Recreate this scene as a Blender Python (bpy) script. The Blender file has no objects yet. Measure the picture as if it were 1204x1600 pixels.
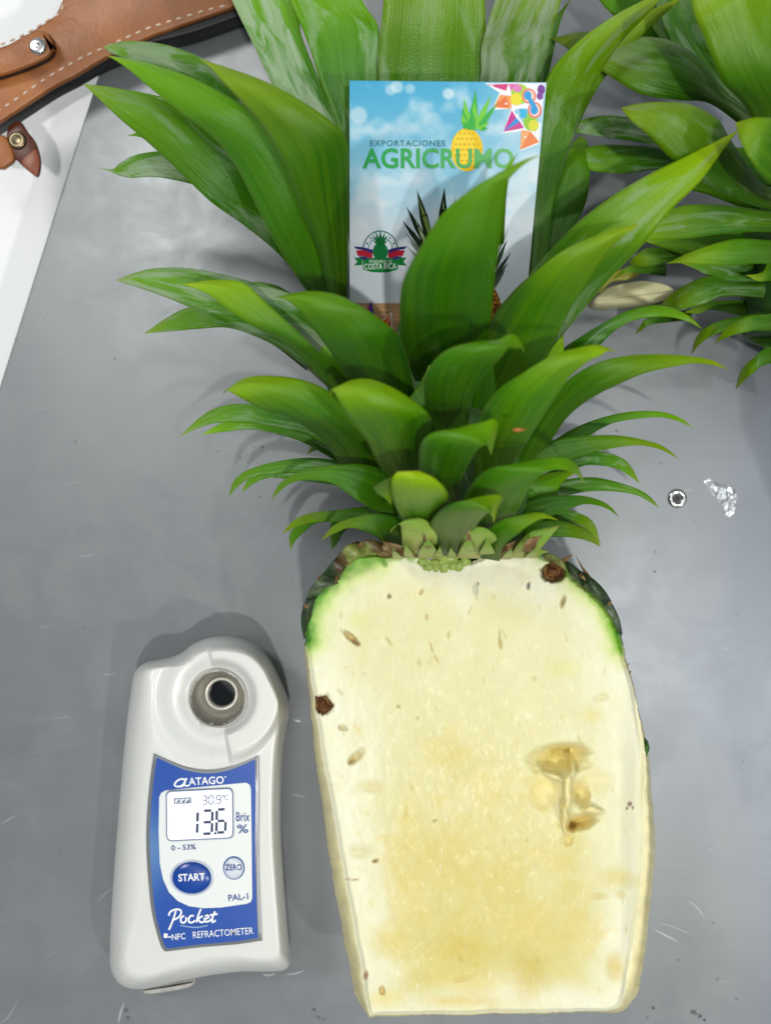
import bpy, bmesh, math, random
import numpy as np
from mathutils import Vector, Matrix, noise as mnoise

random.seed(7)
SC = bpy.context.scene
COL = SC.collection

# ------------------------------------------------------------------ camera
D = 0.34                       # camera height above the table top
K = 0.351 / 0.34 / 1600.0      # metres on a plane one metre away, per photo pixel
cam = bpy.data.cameras.new("camera")
cam.sensor_fit = 'VERTICAL'
cam.sensor_height = 24.0
cam.lens = 12.0 / (800 * K)
cam.clip_start = 0.01
cam.clip_end = 20
cam.dof.use_dof = True
cam.dof.focus_distance = D - 0.052
cam.dof.aperture_fstop = 6.3
camo = bpy.data.objects.new("camera", cam)
camo.location = (0, 0, D)
COL.objects.link(camo)
SC.camera = camo

# ------------------------------------------------------------------ light
w = bpy.data.worlds.new("World")
SC.world = w
w.use_nodes = True
w.node_tree.nodes['Background'].inputs[0].default_value = (0.86, 0.93, 1.0, 1)
w.node_tree.nodes['Background'].inputs[1].default_value = 0.245
SC.view_settings.view_transform = 'Standard'
SC.view_settings.look = 'None'
SC.view_settings.exposure = -0.08
SC.view_settings.gamma = 1.0


def lamp(name, loc, target, size, power, color=(1, 1, 1), size_y=None):
    l = bpy.data.lights.new(name, 'AREA')
    l.energy = power
    l.color = color
    l.size = size
    if size_y:
        l.shape = 'RECTANGLE'
        l.size_y = size_y
    o = bpy.data.objects.new(name, l)
    o.location = loc
    d = Vector(target) - Vector(loc)
    o.rotation_euler = d.to_track_quat('-Z', 'Y').to_euler()
    COL.objects.link(o)
    return o


lamp("far_left_lamp", (-1.5, 1.35, 2.4), (0, 0, 0), 0.60, 37.0, (1.0, 0.985, 0.95))
lamp("near_right_lamp", (1.36, -1.03, 2.2), (0, 0, 0.03), 0.09, 19.0, (1.0, 0.985, 0.94))
lamp("near_lamp", (0.20, -0.66, 2.2), (0, 0, 0.03), 0.06, 20.0, (1.0, 0.99, 0.96))
lamp("strip_lamp", (0.86, 0.055, 2.2), (0.1, 0, 0), 0.030, 2.2, (1.0, 1.0, 1.0), 0.085)
lamp("ceiling_lamp", (0.15, 0.15, 1.9), (0, 0, 0), 1.3, 6.5, (0.97, 0.99, 1.0))

# ------------------------------------------------------------------ helpers


def P(x, y, z):
    s = K * (D - z)
    return Vector(((x - 602) * s, (800 - y) * s, z))


def link(name, me, parent=None, origin=None):
    o = bpy.data.objects.new(name, me)
    COL.objects.link(o)
    if parent is not None:
        o.parent = parent
        off = parent.matrix_world_cached if hasattr(parent, 'matrix_world_cached') else None
    return o


WORLD_LOC = {}


def thing(name, label, cat, loc, group=None):
    o = bpy.data.objects.new(name, None)
    o.empty_display_size = 0.01
    COL.objects.link(o)
    o.location = loc
    o['label'] = label
    o['category'] = cat
    if group:
        o['group'] = group
    WORLD_LOC[o.name] = Vector(loc)
    return o


def mk(name, verts, faces, mat, parent=None, smooth=True, cols=None, uvs=None, loc=None, auto=None):
    """verts in world space; stored relative to the parent's (or own) origin"""
    me = bpy.data.meshes.new(name)
    base = WORLD_LOC.get(parent.name, Vector((0, 0, 0))) if parent is not None else Vector(loc or (0, 0, 0))
    vs = [(v[0] - base[0], v[1] - base[1], v[2] - base[2]) for v in verts]
    me.from_pydata(vs, [], [tuple(f) for f in faces])
    if isinstance(mat, (list, tuple)):
        for m in mat:
            me.materials.append(m)
    elif mat:
        me.materials.append(mat)
    if smooth:
        me.polygons.foreach_set('use_smooth', [True] * len(me.polygons))
        if auto:
            me.set_sharp_from_angle(angle=math.radians(auto))
    if cols is not None:
        a = me.color_attributes.new('Col', 'FLOAT_COLOR', 'POINT')
        flat = np.ones((len(vs), 4), dtype=np.float32)
        flat[:, :3] = np.array(cols, dtype=np.float32)[:, :3]
        a.data.foreach_set('color', flat.ravel())
    if uvs is not None:
        ul = me.uv_layers.new(name='UVMap')
        li = np.zeros(len(me.loops), dtype=np.int32)
        me.loops.foreach_get('vertex_index', li)
        ul.data.foreach_set('uv', np.array(uvs, dtype=np.float32)[li].ravel())
    me.update()
    o = bpy.data.objects.new(name, me)
    COL.objects.link(o)
    if parent is not None:
        o.parent = parent
        WORLD_LOC[o.name] = base
    else:
        o.location = base
        WORLD_LOC[o.name] = base
    return o


def tag(o, label, cat, group=None):
    o['label'] = label
    o['category'] = cat
    if group:
        o['group'] = group
    return o


def prism(poly, ztop, zbot, bevel=0.0, mapf=None, inset=0.0):
    """poly = photo outline at height ztop, extruded straight down, with a small rounded rim"""
    poly = [q for i, q in enumerate(poly) if math.dist(q, poly[i - 1]) > 1.2]
    top = [P(x, y, ztop) for x, y in poly]
    n = len(top)
    a = sum(top[i].x * top[(i + 1) % n].y - top[(i + 1) % n].x * top[i].y for i in range(n))
    if a < 0:
        top = top[::-1]
    rings = []
    prof = [(0, zbot)]
    if bevel > 0:
        prof = [(bevel, zbot), (0, zbot + bevel), (0, ztop - bevel), (bevel * .3, ztop - bevel * .3), (bevel, ztop)]
    else:
        prof = [(0, zbot), (0, ztop)]
    nrm = []
    for i in range(n):
        d = (top[(i + 1) % n] - top[i - 1])
        m = Vector((-d.y, d.x, 0))
        nrm.append(m.normalized() if m.length > 0 else m)
    verts = []
    for ins, z in prof:
        for i in range(n):
            p = top[i] + nrm[i] * ins
            verts.append((p.x, p.y, z))
    faces = []
    for r in range(len(prof) - 1):
        for i in range(n):
            j = (i + 1) % n
            faces.append((r * n + i, r * n + j, (r + 1) * n + j, (r + 1) * n + i))
    L = len(prof) - 1
    faces.append(tuple(L * n + i for i in range(n)))
    faces.append(tuple(i for i in reversed(range(n))))
    return verts, faces


def crom(pts, per=6, closed=False):
    pts = [np.array(p, dtype=float) for p in pts]
    n = len(pts)
    out = []
    rng = range(n) if closed else range(n - 1)
    for i in rng:
        if closed:
            p0, p1, p2, p3 = pts[i - 1], pts[i], pts[(i + 1) % n], pts[(i + 2) % n]
        else:
            p1, p2 = pts[i], pts[i + 1]
            p0 = pts[i - 1] if i > 0 else 2 * p1 - p2
            p3 = pts[i + 2] if i + 2 < n else 2 * p2 - p1
        for k in range(per):
            t = k / per
            out.append(0.5 * ((2 * p1) + (-p0 + p2) * t + (2 * p0 - 5 * p1 + 4 * p2 - p3) * t * t + (-p0 + 3 * p1 - 3 * p2 + p3) * t ** 3))
    if not closed:
        out.append(pts[-1])
    return out


# numpy value noise
_rs = np.random.RandomState(3)
_T = _rs.rand(256, 256)


def vn(x, y):
    xi = np.floor(x).astype(int)
    yi = np.floor(y).astype(int)
    fx = x - xi
    fy = y - yi
    fx = fx * fx * (3 - 2 * fx)
    fy = fy * fy * (3 - 2 * fy)
    a = _T[xi % 256, yi % 256]
    b = _T[(xi + 1) % 256, yi % 256]
    c = _T[xi % 256, (yi + 1) % 256]
    d = _T[(xi + 1) % 256, (yi + 1) % 256]
    return (a * (1 - fx) + b * fx) * (1 - fy) + (c * (1 - fx) + d * fx) * fy - 0.5


def fbm(x, y, o=4):
    s = 0
    a = 1.0
    for i in range(o):
        s = s + a * vn(x + 17.3 * i, y + 9.1 * i)
        a *= .5
        x = x * 2.03
        y = y * 2.03
    return s


def sst(a, b, x):
    t = np.clip((x - a) / (b - a), 0, 1)
    return t * t * (3 - 2 * t)


def lin(r, g, b):
    f = lambda c: (c / 255 / 12.92) if c <= 10 else ((c / 255 + .055) / 1.055) ** 2.4
    return (f(r), f(g), f(b))


# ------------------------------------------------------------------ materials
class NT:
    def __init__(self, name):
        self.m = bpy.data.materials.new(name)
        self.m.use_nodes = True
        self.n = self.m.node_tree.nodes
        self.l = self.m.node_tree.links
        self.b = self.n['Principled BSDF']
        self.out = self.n['Material Output']

    def add(self, t, **kw):
        nd = self.n.new(t)
        for k, v in kw.items():
            if k in nd.inputs:
                nd.inputs[k].default_value = v
            else:
                setattr(nd, k, v)
        return nd

    def lk(self, a, b):
        self.l.new(a, b)

    def ramp(self, src, stops):
        r = self.n.new('ShaderNodeValToRGB')
        e = r.color_ramp.elements
        while len(e) < len(stops):
            e.new(0.5)
        for i, (p, c) in enumerate(stops):
            e[i].position = p
            e[i].color = (*c, 1) if len(c) == 3 else c
        self.lk(src, r.inputs[0])
        return r

    def mix(self, f, a, b, mode='MIX'):
        m = self.n.new('ShaderNodeMix')
        m.data_type = 'RGBA'
        m.blend_type = mode
        for inp, v in ((m.inputs[0], f), (m.inputs[6], a), (m.inputs[7], b)):
            if isinstance(v, bpy.types.NodeSocket):
                self.lk(v, inp)
            elif isinstance(v, (int, float)):
                inp.default_value = v
            else:
                inp.default_value = (*v, 1)
        return m.outputs[2]

    def noise(self, scale, detail=4, rough=.55, vec=None, dist=0.0):
        t = self.add('ShaderNodeTexNoise')
        t.inputs['Scale'].default_value = scale
        t.inputs['Detail'].default_value = detail
        t.inputs['Roughness'].default_value = rough
        t.inputs['Distortion'].default_value = dist
        if vec is not None:
            self.lk(vec, t.inputs['Vector'])
        return t.outputs[0]

    def mapping(self, vec, scale=(1, 1, 1), rot=(0, 0, 0), loc=(0, 0, 0)):
        mp = self.add('ShaderNodeMapping')
        mp.inputs['Scale'].default_value = scale
        mp.inputs['Rotation'].default_value = rot
        mp.inputs['Location'].default_value = loc
        self.lk(vec, mp.inputs['Vector'])
        return mp.outputs[0]

    def bump(self, h, strength=.2, dist=.001, prev=None):
        b = self.add('ShaderNodeBump')
        b.inputs['Strength'].default_value = strength
        b.inputs['Distance'].default_value = dist
        self.lk(h, b.inputs['Height'])
        if prev is not None:
            self.lk(prev, b.inputs['Normal'])
        return b.outputs[0]

    def math(self, op, a, b=0.0, c=None):
        m = self.n.new('ShaderNodeMath')
        m.operation = op
        for inp, v in zip(m.inputs, (a, b, c)):
            if v is None:
                continue
            if isinstance(v, bpy.types.NodeSocket):
                self.lk(v, inp)
            else:
                inp.default_value = v
        return m.outputs[0]

    def geo_pos(self):
        return self.add('ShaderNodeTexCoord').outputs['Object']


def setp(t, **kw):
    for k, v in kw.items():
        i = t.b.inputs[k.replace('_', ' ')]
        i.default_value = (*v, 1) if isinstance(v, tuple) and len(v) == 3 and i.type == 'RGBA' else v


def simple(name, color, rough=.5, metal=0.0, nscale=None, namp=.12, **kw):
    t = NT(name)
    setp(t, Base_Color=color, Roughness=rough, Metallic=metal, **kw)
    if nscale:
        n = t.noise(nscale, vec=t.geo_pos())
        c = t.mix(n, tuple(v * (1 - namp) for v in color), tuple(min(1, v * (1 + namp)) for v in color))
        t.lk(c, t.b.inputs['Base Color'])
    return t.m


# --- leaves
def leaf_mat(name, bloom, yellow):
    t = NT(name)
    uv = t.add('ShaderNodeUVMap').outputs[0]
    oi = t.add('ShaderNodeObjectInfo').outputs['Random']
    sep = t.add('ShaderNodeSeparateXYZ')
    t.lk(uv, sep.inputs[0])
    comb = t.add('ShaderNodeCombineXYZ')
    t.lk(t.math('MULTIPLY', oi, 37.0), comb.inputs[2])
    t.lk(sep.outputs[0], comb.inputs[0])
    t.lk(sep.outputs[1], comb.inputs[1])
    v3 = comb.outputs[0]
    fine = t.noise(1.0, 3, .6, t.mapping(v3, (85, 2.2, 1)))
    streak = t.noise(1.0, 4, .6, t.mapping(v3, (10, 1.6, 1)), dist=.6)
    blot = t.noise(1.0, 4, .62, t.mapping(v3, (2.6, 3.6, 1)), dist=.8)
    c1 = t.ramp(sep.outputs[1], [(0.0, (.008, .060, .003)), (.38, (.030, .155, .006)), (.8, (.15 + .08 * yellow, .35 + .05 * yellow, .018)), (.985, (.29 + .06 * yellow, .46, .05)), (1.0, (.40, .30, .12))]).outputs[0]  # own green, with gap shade painted into the base and highlights into the tip
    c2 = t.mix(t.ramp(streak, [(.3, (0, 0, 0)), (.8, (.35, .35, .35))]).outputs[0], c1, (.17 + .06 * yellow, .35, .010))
    c3 = t.mix(.5, c2, t.mix(t.ramp(fine, [(.25, (.5, .5, .5)), (.7, (1.15, 1.15, 1.15))]).outputs[0], (0, 0, 0), c2, 'MULTIPLY'), 'MIX')
    # the multiply above darkens fine veins
    vein = t.ramp(fine, [(.3, (.84, .87, .82)), (.65, (1.04, 1.04, 1.03))]).outputs[0]
    c4 = t.mix(1.0, c2, vein, 'MULTIPLY')
    # waxy grey bloom, rubbed off in patches
    lo = .60 - .20 * bloom
    msk = t.ramp(blot, [(lo, (0, 0, 0)), (lo + .14, (1, 1, 1))]).outputs[0]
    msk2 = t.math('MULTIPLY', msk, .02 + .80 * bloom)
    msk3 = t.math('MULTIPLY', msk2, t.ramp(streak, [(.25, (.45, .45, .45)), (.6, (1, 1, 1))]).outputs[0])
    c5 = t.mix(msk3, c4, (.34, .42, .30))
    # dry pale edge
    eu = t.math('ABSOLUTE', t.math('SUBTRACT', sep.outputs[0], .5))
    edge = t.ramp(eu, [(.475, (0, 0, 0)), (.5, (1, 1, 1))]).outputs[0]
    c6 = t.mix(t.math('MULTIPLY', edge, .45), c5, (.17, .25, .05))
    # object to object change
    hv = t.add('ShaderNodeHueSaturation')
    t.lk(c6, hv.inputs['Color'])
    t.lk(t.math('ADD', t.math('MULTIPLY', oi, .4), .86), hv.inputs['Value'])
    hv.inputs['Saturation'].default_value = 1.14
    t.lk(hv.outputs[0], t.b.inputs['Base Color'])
    t.lk(t.math('ADD', t.math('MULTIPLY', msk3, .25), .33), t.b.inputs['Roughness'])
    speck = t.noise(1400, 2, .5, t.geo_pos())
    n1 = t.bump(fine, .35, .0005)
    n2 = t.bump(speck, .25, .0003, n1)
    n3 = t.bump(streak, .22, .0010, n2)
    t.lk(n3, t.b.inputs['Normal'])
    setp(t, Specular_IOR_Level=.36)
    tr = t.add('ShaderNodeBsdfTranslucent')
    t.lk(t.mix(.5, c6, (.14, .36, .02)), tr.inputs[0])
    ms = t.add('ShaderNodeMixShader')
    ms.inputs[0].default_value = .14
    t.lk(t.b.outputs[0], ms.inputs[1])
    t.lk(tr.outputs[0], ms.inputs[2])
    t.lk(ms.outputs[0], t.out.inputs[0])
    return t.m


LEAF = {}
for b in (0, 1, 2):
    for y in (0, 1):
        LEAF[(b, y)] = leaf_mat("leaf_green", [0.15, .55, 1.0][b], y)

t = NT("bract_pale")
uv = t.add('ShaderNodeUVMap').outputs[0]
sep = t.add('ShaderNodeSeparateXYZ')
t.lk(uv, sep.inputs[0])
nn = t.noise(1, 4, .6, t.mapping(uv, (30, 3, 1)))
c = t.ramp(sep.outputs[1], [(0, (.40, .38, .11)), (.3, (.28, .42, .05)), (.7, (.15, .36, .02)), (.92, (.26, .36, .04)), (1, (.22, .12, .04))]).outputs[0]
n2 = t.noise(260, 3, .6, t.geo_pos())
c = t.mix(t.ramp(n2, [(.58, (0, 0, 0)), (.7, (1, 1, 1))]).outputs[0], c, (.11, .06, .02))
c = t.mix(t.math('MULTIPLY', nn, .25), c, (.38, .46, .10))
t.lk(c, t.b.inputs['Base Color'])
t.lk(t.bump(nn, .5, .0006), t.b.inputs['Normal'])
setp(t, Roughness=.42)
BRACT = t.m

t = NT("bract_dry")
nn = t.noise(220, 4, .65, t.geo_pos())
c = t.ramp(nn, [(.3, (.04, .02, .008)), (.5, (.20, .10, .035)), (.7, (.42, .34, .16))]).outputs[0]
t.lk(c, t.b.inputs['Base Color'])
t.lk(t.bump(nn, .6, .001), t.b.inputs['Normal'])
setp(t, Roughness=.7)
DRY = t.m

# --- steel table
t = NT("worn_steel")
pos = t.geo_pos()
big = t.noise(9, 4, .55, pos, dist=.4)
mid = t.noise(45, 5, .65, pos, dist=.5)
br = t.noise(1, 4, .6, t.mapping(pos, (12, 900, 1), (0, 0, math.radians(-4))))
sm = t.noise(1, 3, .5, t.mapping(pos, (14, 60, 1), (0, 0, math.radians(-6))), dist=.5)
c = t.ramp(big, [(.3, (.205, .222, .232)), (.7, (.240, .256, .264))]).outputs[0]
c = t.mix(t.ramp(mid, [(.45, (0, 0, 0)), (.75, (.3, .3, .3))]).outputs[0], c, (.28, .29, .287))
c = t.mix(t.ramp(sm, [(.5, (0, 0, 0)), (.8, (.25, .25, .25))]).outputs[0], c, (.17, .182, .195))
sx_ = t.add('ShaderNodeSeparateXYZ')
t.lk(pos, sx_.inputs[0])
blu = t.noise(7, 3, .5, t.mapping(pos, (1.6, .7, 1)), dist=.7)
c = t.mix(t.math('MULTIPLY', t.ramp(blu, [(.42, (0, 0, 0)), (.62, (1, 1, 1))]).outputs[0], t.ramp(sx_.outputs[0], [(.02, (0, 0, 0)), (.12, (.45, .45, .45))]).outputs[0]), c, (.15, .18, .245))  # blue reflections painted into the steel colour towards the right
c = t.mix(.05, c, br, 'OVERLAY')
# fine hair scratches
vor = t.add('ShaderNodeTexVoronoi', feature='DISTANCE_TO_EDGE')
vor.inputs['Scale'].default_value = 18
t.lk(t.mapping(pos, (1, 4, 1), (0, 0, math.radians(25))), vor.inputs['Vector'])
t.lk(c, t.b.inputs['Base Color'])
t.lk(t.math('ADD', t.math('MULTIPLY', mid, .30), .26), t.b.inputs['Roughness'])
nb = t.bump(br, .03, .0002)
nb = t.bump(big, .06, .002, nb)
nb = t.bump(mid, .06, .0005, nb)
t.lk(nb, t.b.inputs['Normal'])
setp(t, Metallic=.32)
STEEL = t.m

WHITE_SURF = simple("white_laminate", (.80, .82, .82), .45, nscale=14, namp=.03)
CHROME = simple("bright_metal", (.72, .72, .70), .18, 1.0)
DARKHOLE = simple("dark_hole", (.01, .01, .01), .5)
SCRATCH_GLINT = simple("scratch_glint_bright", (.50, .52, .53), .3, .3)
STAIN = simple("stain_dark", (.10, .105, .11), .4, .3)

t = NT("water")
setp(t, Base_Color=(1, 1, 1), Roughness=.02, IOR=1.33, Transmission_Weight=1.0)
WATER = t.m

# --- print: colour from the vertex attribute
def attr_mat(name, rough=.35, coat=0.0, bumpn=None, sss=0.0):
    t = NT(name)
    a = t.add('ShaderNodeAttribute', attribute_name='Col')
    t.lk(a.outputs[0], t.b.inputs['Base Color'])
    setp(t, Roughness=rough, Coat_Weight=coat)
    return t


PRINT = attr_mat("glossy_print", .30).m
LABELM = attr_mat("label_print", .3).m

# --- flesh
t = attr_mat("pineapple_flesh", .34)
a = [n for n in t.n if n.type == 'ATTRIBUTE'][0].outputs[0]
pos = t.geo_pos()
fib = t.noise(1, 4, .6, t.mapping(pos, (240, 170, 240)), dist=1.6)
gr = t.noise(520, 3, .6, pos)
bl = t.noise(38, 5, .6, pos, dist=.6)
c = t.mix(t.ramp(bl, [(.35, (0, 0, 0)), (.7, (.5, .5, .5))]).outputs[0], a, (.95, .93, .74), 'MULTIPLY')
c = t.mix(t.ramp(fib, [(.45, (0, 0, 0)), (.8, (.12, .12, .12))]).outputs[0], c, (.88, .88, .70))
wet = t.ramp(t.noise(210, 2, .5, pos, dist=.5), [(.66, (0, 0, 0)), (.74, (1, 1, 1))]).outputs[0]
t.lk(c, t.b.inputs['Base Color'])
h = t.math('ADD', t.math('MULTIPLY', fib, .5), t.math('MULTIPLY', gr, .5))
nb = t.bump(h, .05, .0004)
nb = t.bump(bl, .10, .0012, nb)
nb = t.bump(wet, .03, .0003, nb)
t.lk(nb, t.b.inputs['Normal'])
t.lk(t.math('SUBTRACT', t.math('ADD', t.math('MULTIPLY', bl, .4), .28), t.math('MULTIPLY', wet, .06)), t.b.inputs['Roughness'])
setp(t, Specular_IOR_Level=.28, Subsurface_Weight=.35, Subsurface_Scale=.004, Coat_Weight=.02, Coat_Roughness=.15)
t.b.inputs['Subsurface Radius'].default_value = (1.0, .75, .3)
FLESH = t.m

t = NT("pineapple_rind")
pos = t.geo_pos()
n1 = t.noise(150, 5, .65, pos)
n2 = t.noise(60, 3, .5, pos)
c = t.ramp(n1, [(.3, (.008, .022, .006)), (.5, (.025, .07, .012)), (.66, (.07, .14, .025)), (.8, (.16, .15, .06))]).outputs[0]
c = t.mix(t.ramp(n2, [(.5, (0, 0, 0)), (.7, (.6, .6, .6))]).outputs[0], c, (.16, .17, .04))
t.lk(c, t.b.inputs['Base Color'])
t.lk(t.bump(n1, .7, .0015), t.b.inputs['Normal'])
setp(t, Roughness=.45)
RIND = t.m

t = NT("eye_brown")
n1 = t.noise(400, 4, .6, t.geo_pos())
c = t.ramp(n1, [(.3, (.05, .022, .010)), (.5, (.20, .085, .028)), (.7, (.42, .26, .10))]).outputs[0]
t.lk(c, t.b.inputs['Base Color'])
t.lk(t.bump(n1, .7, .001), t.b.inputs['Normal'])
setp(t, Roughness=.45)
BROWN = t.m

# --- instrument
PLASTIC = simple("white_plastic", (.74, .745, .71), .30, Coat_Weight=.2) if False else None
t = NT("white_plastic")
n1 = t.noise(30, 4, .6, t.geo_pos())
c = t.mix(n1, (.62, .625, .59), (.68, .69, .665))
t.lk(c, t.b.inputs['Base Color'])
t.lk(t.bump(t.noise(900, 2, .5, t.geo_pos()), .06, .0003), t.b.inputs['Normal'])
setp(t, Roughness=.30, Subsurface_Weight=.1, Subsurface_Scale=.002)
PLASTIC = t.m
GREYTRIM = simple("grey_trim", (.22, .23, .245), .35, .4)
CUP = simple("brushed_cup", (.42, .41, .375), .40, .9, nscale=300, namp=.1)
CUPRING = simple("cup_ring", (.62, .60, .53), .35, .6)
LENS = simple("dark_lens", (.004, .005, .006), .06)
t = NT("backlit_screen")
setp(t, Base_Color=(.75, .8, .9), Roughness=.15, Emission_Strength=.42)
t.b.inputs['Emission Color'].default_value = (.88, .93, 1.0, 1)
SCREEN = t.m
RUBBER = simple("dirty_rubber", (.45, .44, .40), .6, nscale=500, namp=.6)

# --- leather
t = NT("tan_leather")
pos = t.geo_pos()
n1 = t.noise(16, 4, .6, pos, dist=.4)
n2 = t.noise(600, 3, .6, pos)
c = t.ramp(n1, [(.3, (.20, .068, .018)), (.52, (.33, .115, .028)), (.7, (.48, .18, .035))]).outputs[0]
t.lk(c, t.b.inputs['Base Color'])
t.lk(t.bump(n2, .25, .0006), t.b.inputs['Normal'])
setp(t, Roughness=.42)
LEATHER = t.m
EDGE_AND_SHADOW = simple("black_edge_and_shadow", (.008, .007, .007), .5, nscale=200, namp=.4)
LEATHER_DARK = simple("dark_leather", (.085, .022, .008), .35, nscale=120, namp=.5)
THREAD = simple("white_thread", (.72, .55, .44), .8)
CORE = simple("core_green", (.03, .10, .012), .6, nscale=200, namp=.4)

# ------------------------------------------------------------------ table and white surface
def zline(y):      # table edge in the photo
    return 190 + (y - 0) * (0 - 190) / 600.0


tab_poly = [(zline(-500), -500), (zline(-200), -200), (zline(0), 0), (zline(300), 300), (zline(600), 600), (zline(1400), 1400), (zline(2300), 2300), (2100, 2300), (2100, -500)]
steel_table = thing("steel_table", "worn grey stainless steel table top with one eyelet rivet, under everything", "table", P(602, 800, 0))
v, f = prism(tab_poly, 0.0, -0.0025, .0009)
tb = mk("tabletop", v, f, STEEL, steel_table, smooth=True, auto=50)
# turned-down lip along the visible edge
e0, e1 = P(zline(-500), -500, 0), P(zline(2300), 2300, 0)
dx = (e1 - e0).normalized()
nx = Vector((dx.y, -dx.x, 0))
if nx.x > 0:
    nx = -nx
a0, a1 = e0 - nx * .0006, e1 - nx * .0006
lv = [a0 + Vector((0, 0, -.0026)), a1 + Vector((0, 0, -.0026)), a1 + Vector((0, 0, -.028)), a0 + Vector((0, 0, -.028))]
lv += [p - nx * .0012 for p in lv]
mk("edge_lip", lv, [(0, 1, 2, 3), (7, 6, 5, 4), (0, 4, 5, 1), (1, 5, 6, 2), (2, 6, 7, 3), (3, 7, 4, 0)], STEEL, steel_table, smooth=False)


def lathe(center, prof, n=40, sx=1.0, sy=1.0, cap0=False, cap1=False):
    vs, fs = [], []
    for r, z in prof:
        for i in range(n):
            a = 2 * math.pi * i / n
            vs.append((center[0] + r * math.cos(a) * sx, center[1] + r * math.sin(a) * sy, center[2] + z))
    for k in range(len(prof) - 1):
        for i in range(n):
            j = (i + 1) % n
            fs.append((k * n + i, k * n + j, (k + 1) * n + j, (k + 1) * n + i))
    if cap0:
        fs.append(tuple(range(n))[::-1])
    if cap1:
        L = (len(prof) - 1) * n
        fs.append(tuple(L + i for i in range(n)))
    return vs, fs


rc = P(1057, 779, 0)
v, f = lathe(rc, [(.0033, .0001), (.0031, .0006), (.0026, .0010), (.0020, .0010), (.0014, .0005), (.0012, .0002)], cap0=True)
rv = mk("rivet", v, f, CHROME, steel_table)
v, f = lathe(rc + Vector((0, 0, .0003)), [(.0016, 0), (.0001, .00005)], n=24, cap1=True)
mk("rivet_hole", v, f, DARKHOLE, rv)

# scratches, stains and reflections painted as bright strokes: thin marks, joined
def ribbon_marks(name, lines, mat, z):
    vs, fs = [], []
    for pts, wd in lines:
        wd = wd * .62 if wd > .8 else wd
        pp = crom(pts, 5)
        n = len(pp)
        b = len(vs)
        for i, p in enumerate(pp):
            q = pp[min(i + 1, n - 1)] - pp[max(i - 1, 0)]
            L = math.hypot(*q) or 1
            nn = np.array([-q[1], q[0]]) / L * wd * .5 * (math.sin(math.pi * (i + .15) / (n - .7)) ** .5 if 0 < i < n - 1 else .1)
            vs.append(P(p[0] + nn[0], p[1] + nn[1], z))
            vs.append(P(p[0] - nn[0], p[1] - nn[1], z))
        for i in range(n - 1):
            k = b + 2 * i
            fs.append((k, k + 1, k + 3, k + 2))
    return mk(name, vs, fs, mat, steel_table, smooth=False)


lines = [([(2, 1287), (15, 1280), (30, 1272)], 1.6), ([(160, 1055), (170, 1054), (182, 1052)], 1.4), ([(458, 1125), (470, 1127)], 2), ([(0, 1600), (14, 1588), (30, 1560)], 1.4),
         ([(185, 1600), (188, 1585), (194, 1567)], 4.0), ([(410, 1522), (420, 1524), (432, 1521)], 3.0), ([(446, 1523), (462, 1521), (476, 1516)], 2.4), ([(462, 1127), (470, 1128)], 1.5),  # white stroke just below the meter is a painted reflection
         ([(150, 1412), (165, 1396), (176, 1388)], 1.2), ([(1018, 1450), (1040, 1462), (1060, 1472)], 2.2), ([(1030, 1442), (1055, 1450), (1080, 1461)], 1.2), ([(1072, 1405), (1090, 1420), (1100, 1436)], 1.2),
         ([(85, 1122), (110, 1120)], 1.0), ([(60, 980), (84, 978)], .9), ([(120, 870), (150, 866)], .8), ([(452, 1240), (480, 1247)], 1.0), ([(1120, 1010), (1150, 1018)], .9), ([(90, 760), (130, 752)], .9), ([(60, 510), (80, 470)], .9)]
rnd = random.Random(5)
for i in range(34):
    x = rnd.uniform(0, 1204)
    y = rnd.uniform(430, 1600)
    a = rnd.gauss(0.1, .5)
    L = rnd.uniform(6, 34)
    lines.append(([(x, y), (x + L * .5 * math.cos(a), y - L * .5 * math.sin(a) + rnd.uniform(-1, 1)), (x + L * math.cos(a), y - L * math.sin(a))], rnd.uniform(.25, .5)))
o = ribbon_marks("scratch_and_glint", lines, SCRATCH_GLINT, .00012)
o['kind'] = 'stuff'
spots = [(396, 699, 2), (410, 699, 2.5), (340, 705, 1.5), (1022, 893, 2.5), (1023, 862, 1.6), (962, 673, 2.5), (1032, 724, 1.6), (405, 777, 2.2), (375, 715, 2), (1114, 1442, 2), (1085, 815, 1.5), (180, 560, 1.6), (25, 530, 2), (118, 690, 1.8),
         (300, 940, 1.2), (130, 980, 1.3), (1160, 1190, 1.6), (1100, 1290, 1.2), (455, 905, 1.3), (60, 1180, 1.4), (95, 1330, 1.2), (1150, 960, 1.5)]
vs, fs = [], []
for x, y, r in spots:
    b = len(vs)
    for i in range(9):
        a = 2 * math.pi * i / 9
        rr = r * rnd.uniform(.6, 1.2)
        vs.append(P(x + rr * math.cos(a), y + rr * .8 * math.sin(a), .0001))
    fs.append(tuple(b + i for i in range(9)))
o = mk("speck", vs, fs, STAIN, steel_table, smooth=False)
o['kind'] = 'stuff'

# white surface to the left, a little lower
vs = [(-1.2, -1.2, -.03), (.6, -1.2, -.03), (.6, 1.4, -.03), (-1.2, 1.4, -.03)]
g = mk("ground", vs, [(0, 1, 2, 3)], WHITE_SURF, smooth=False)
g['kind'] = 'structure'

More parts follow.
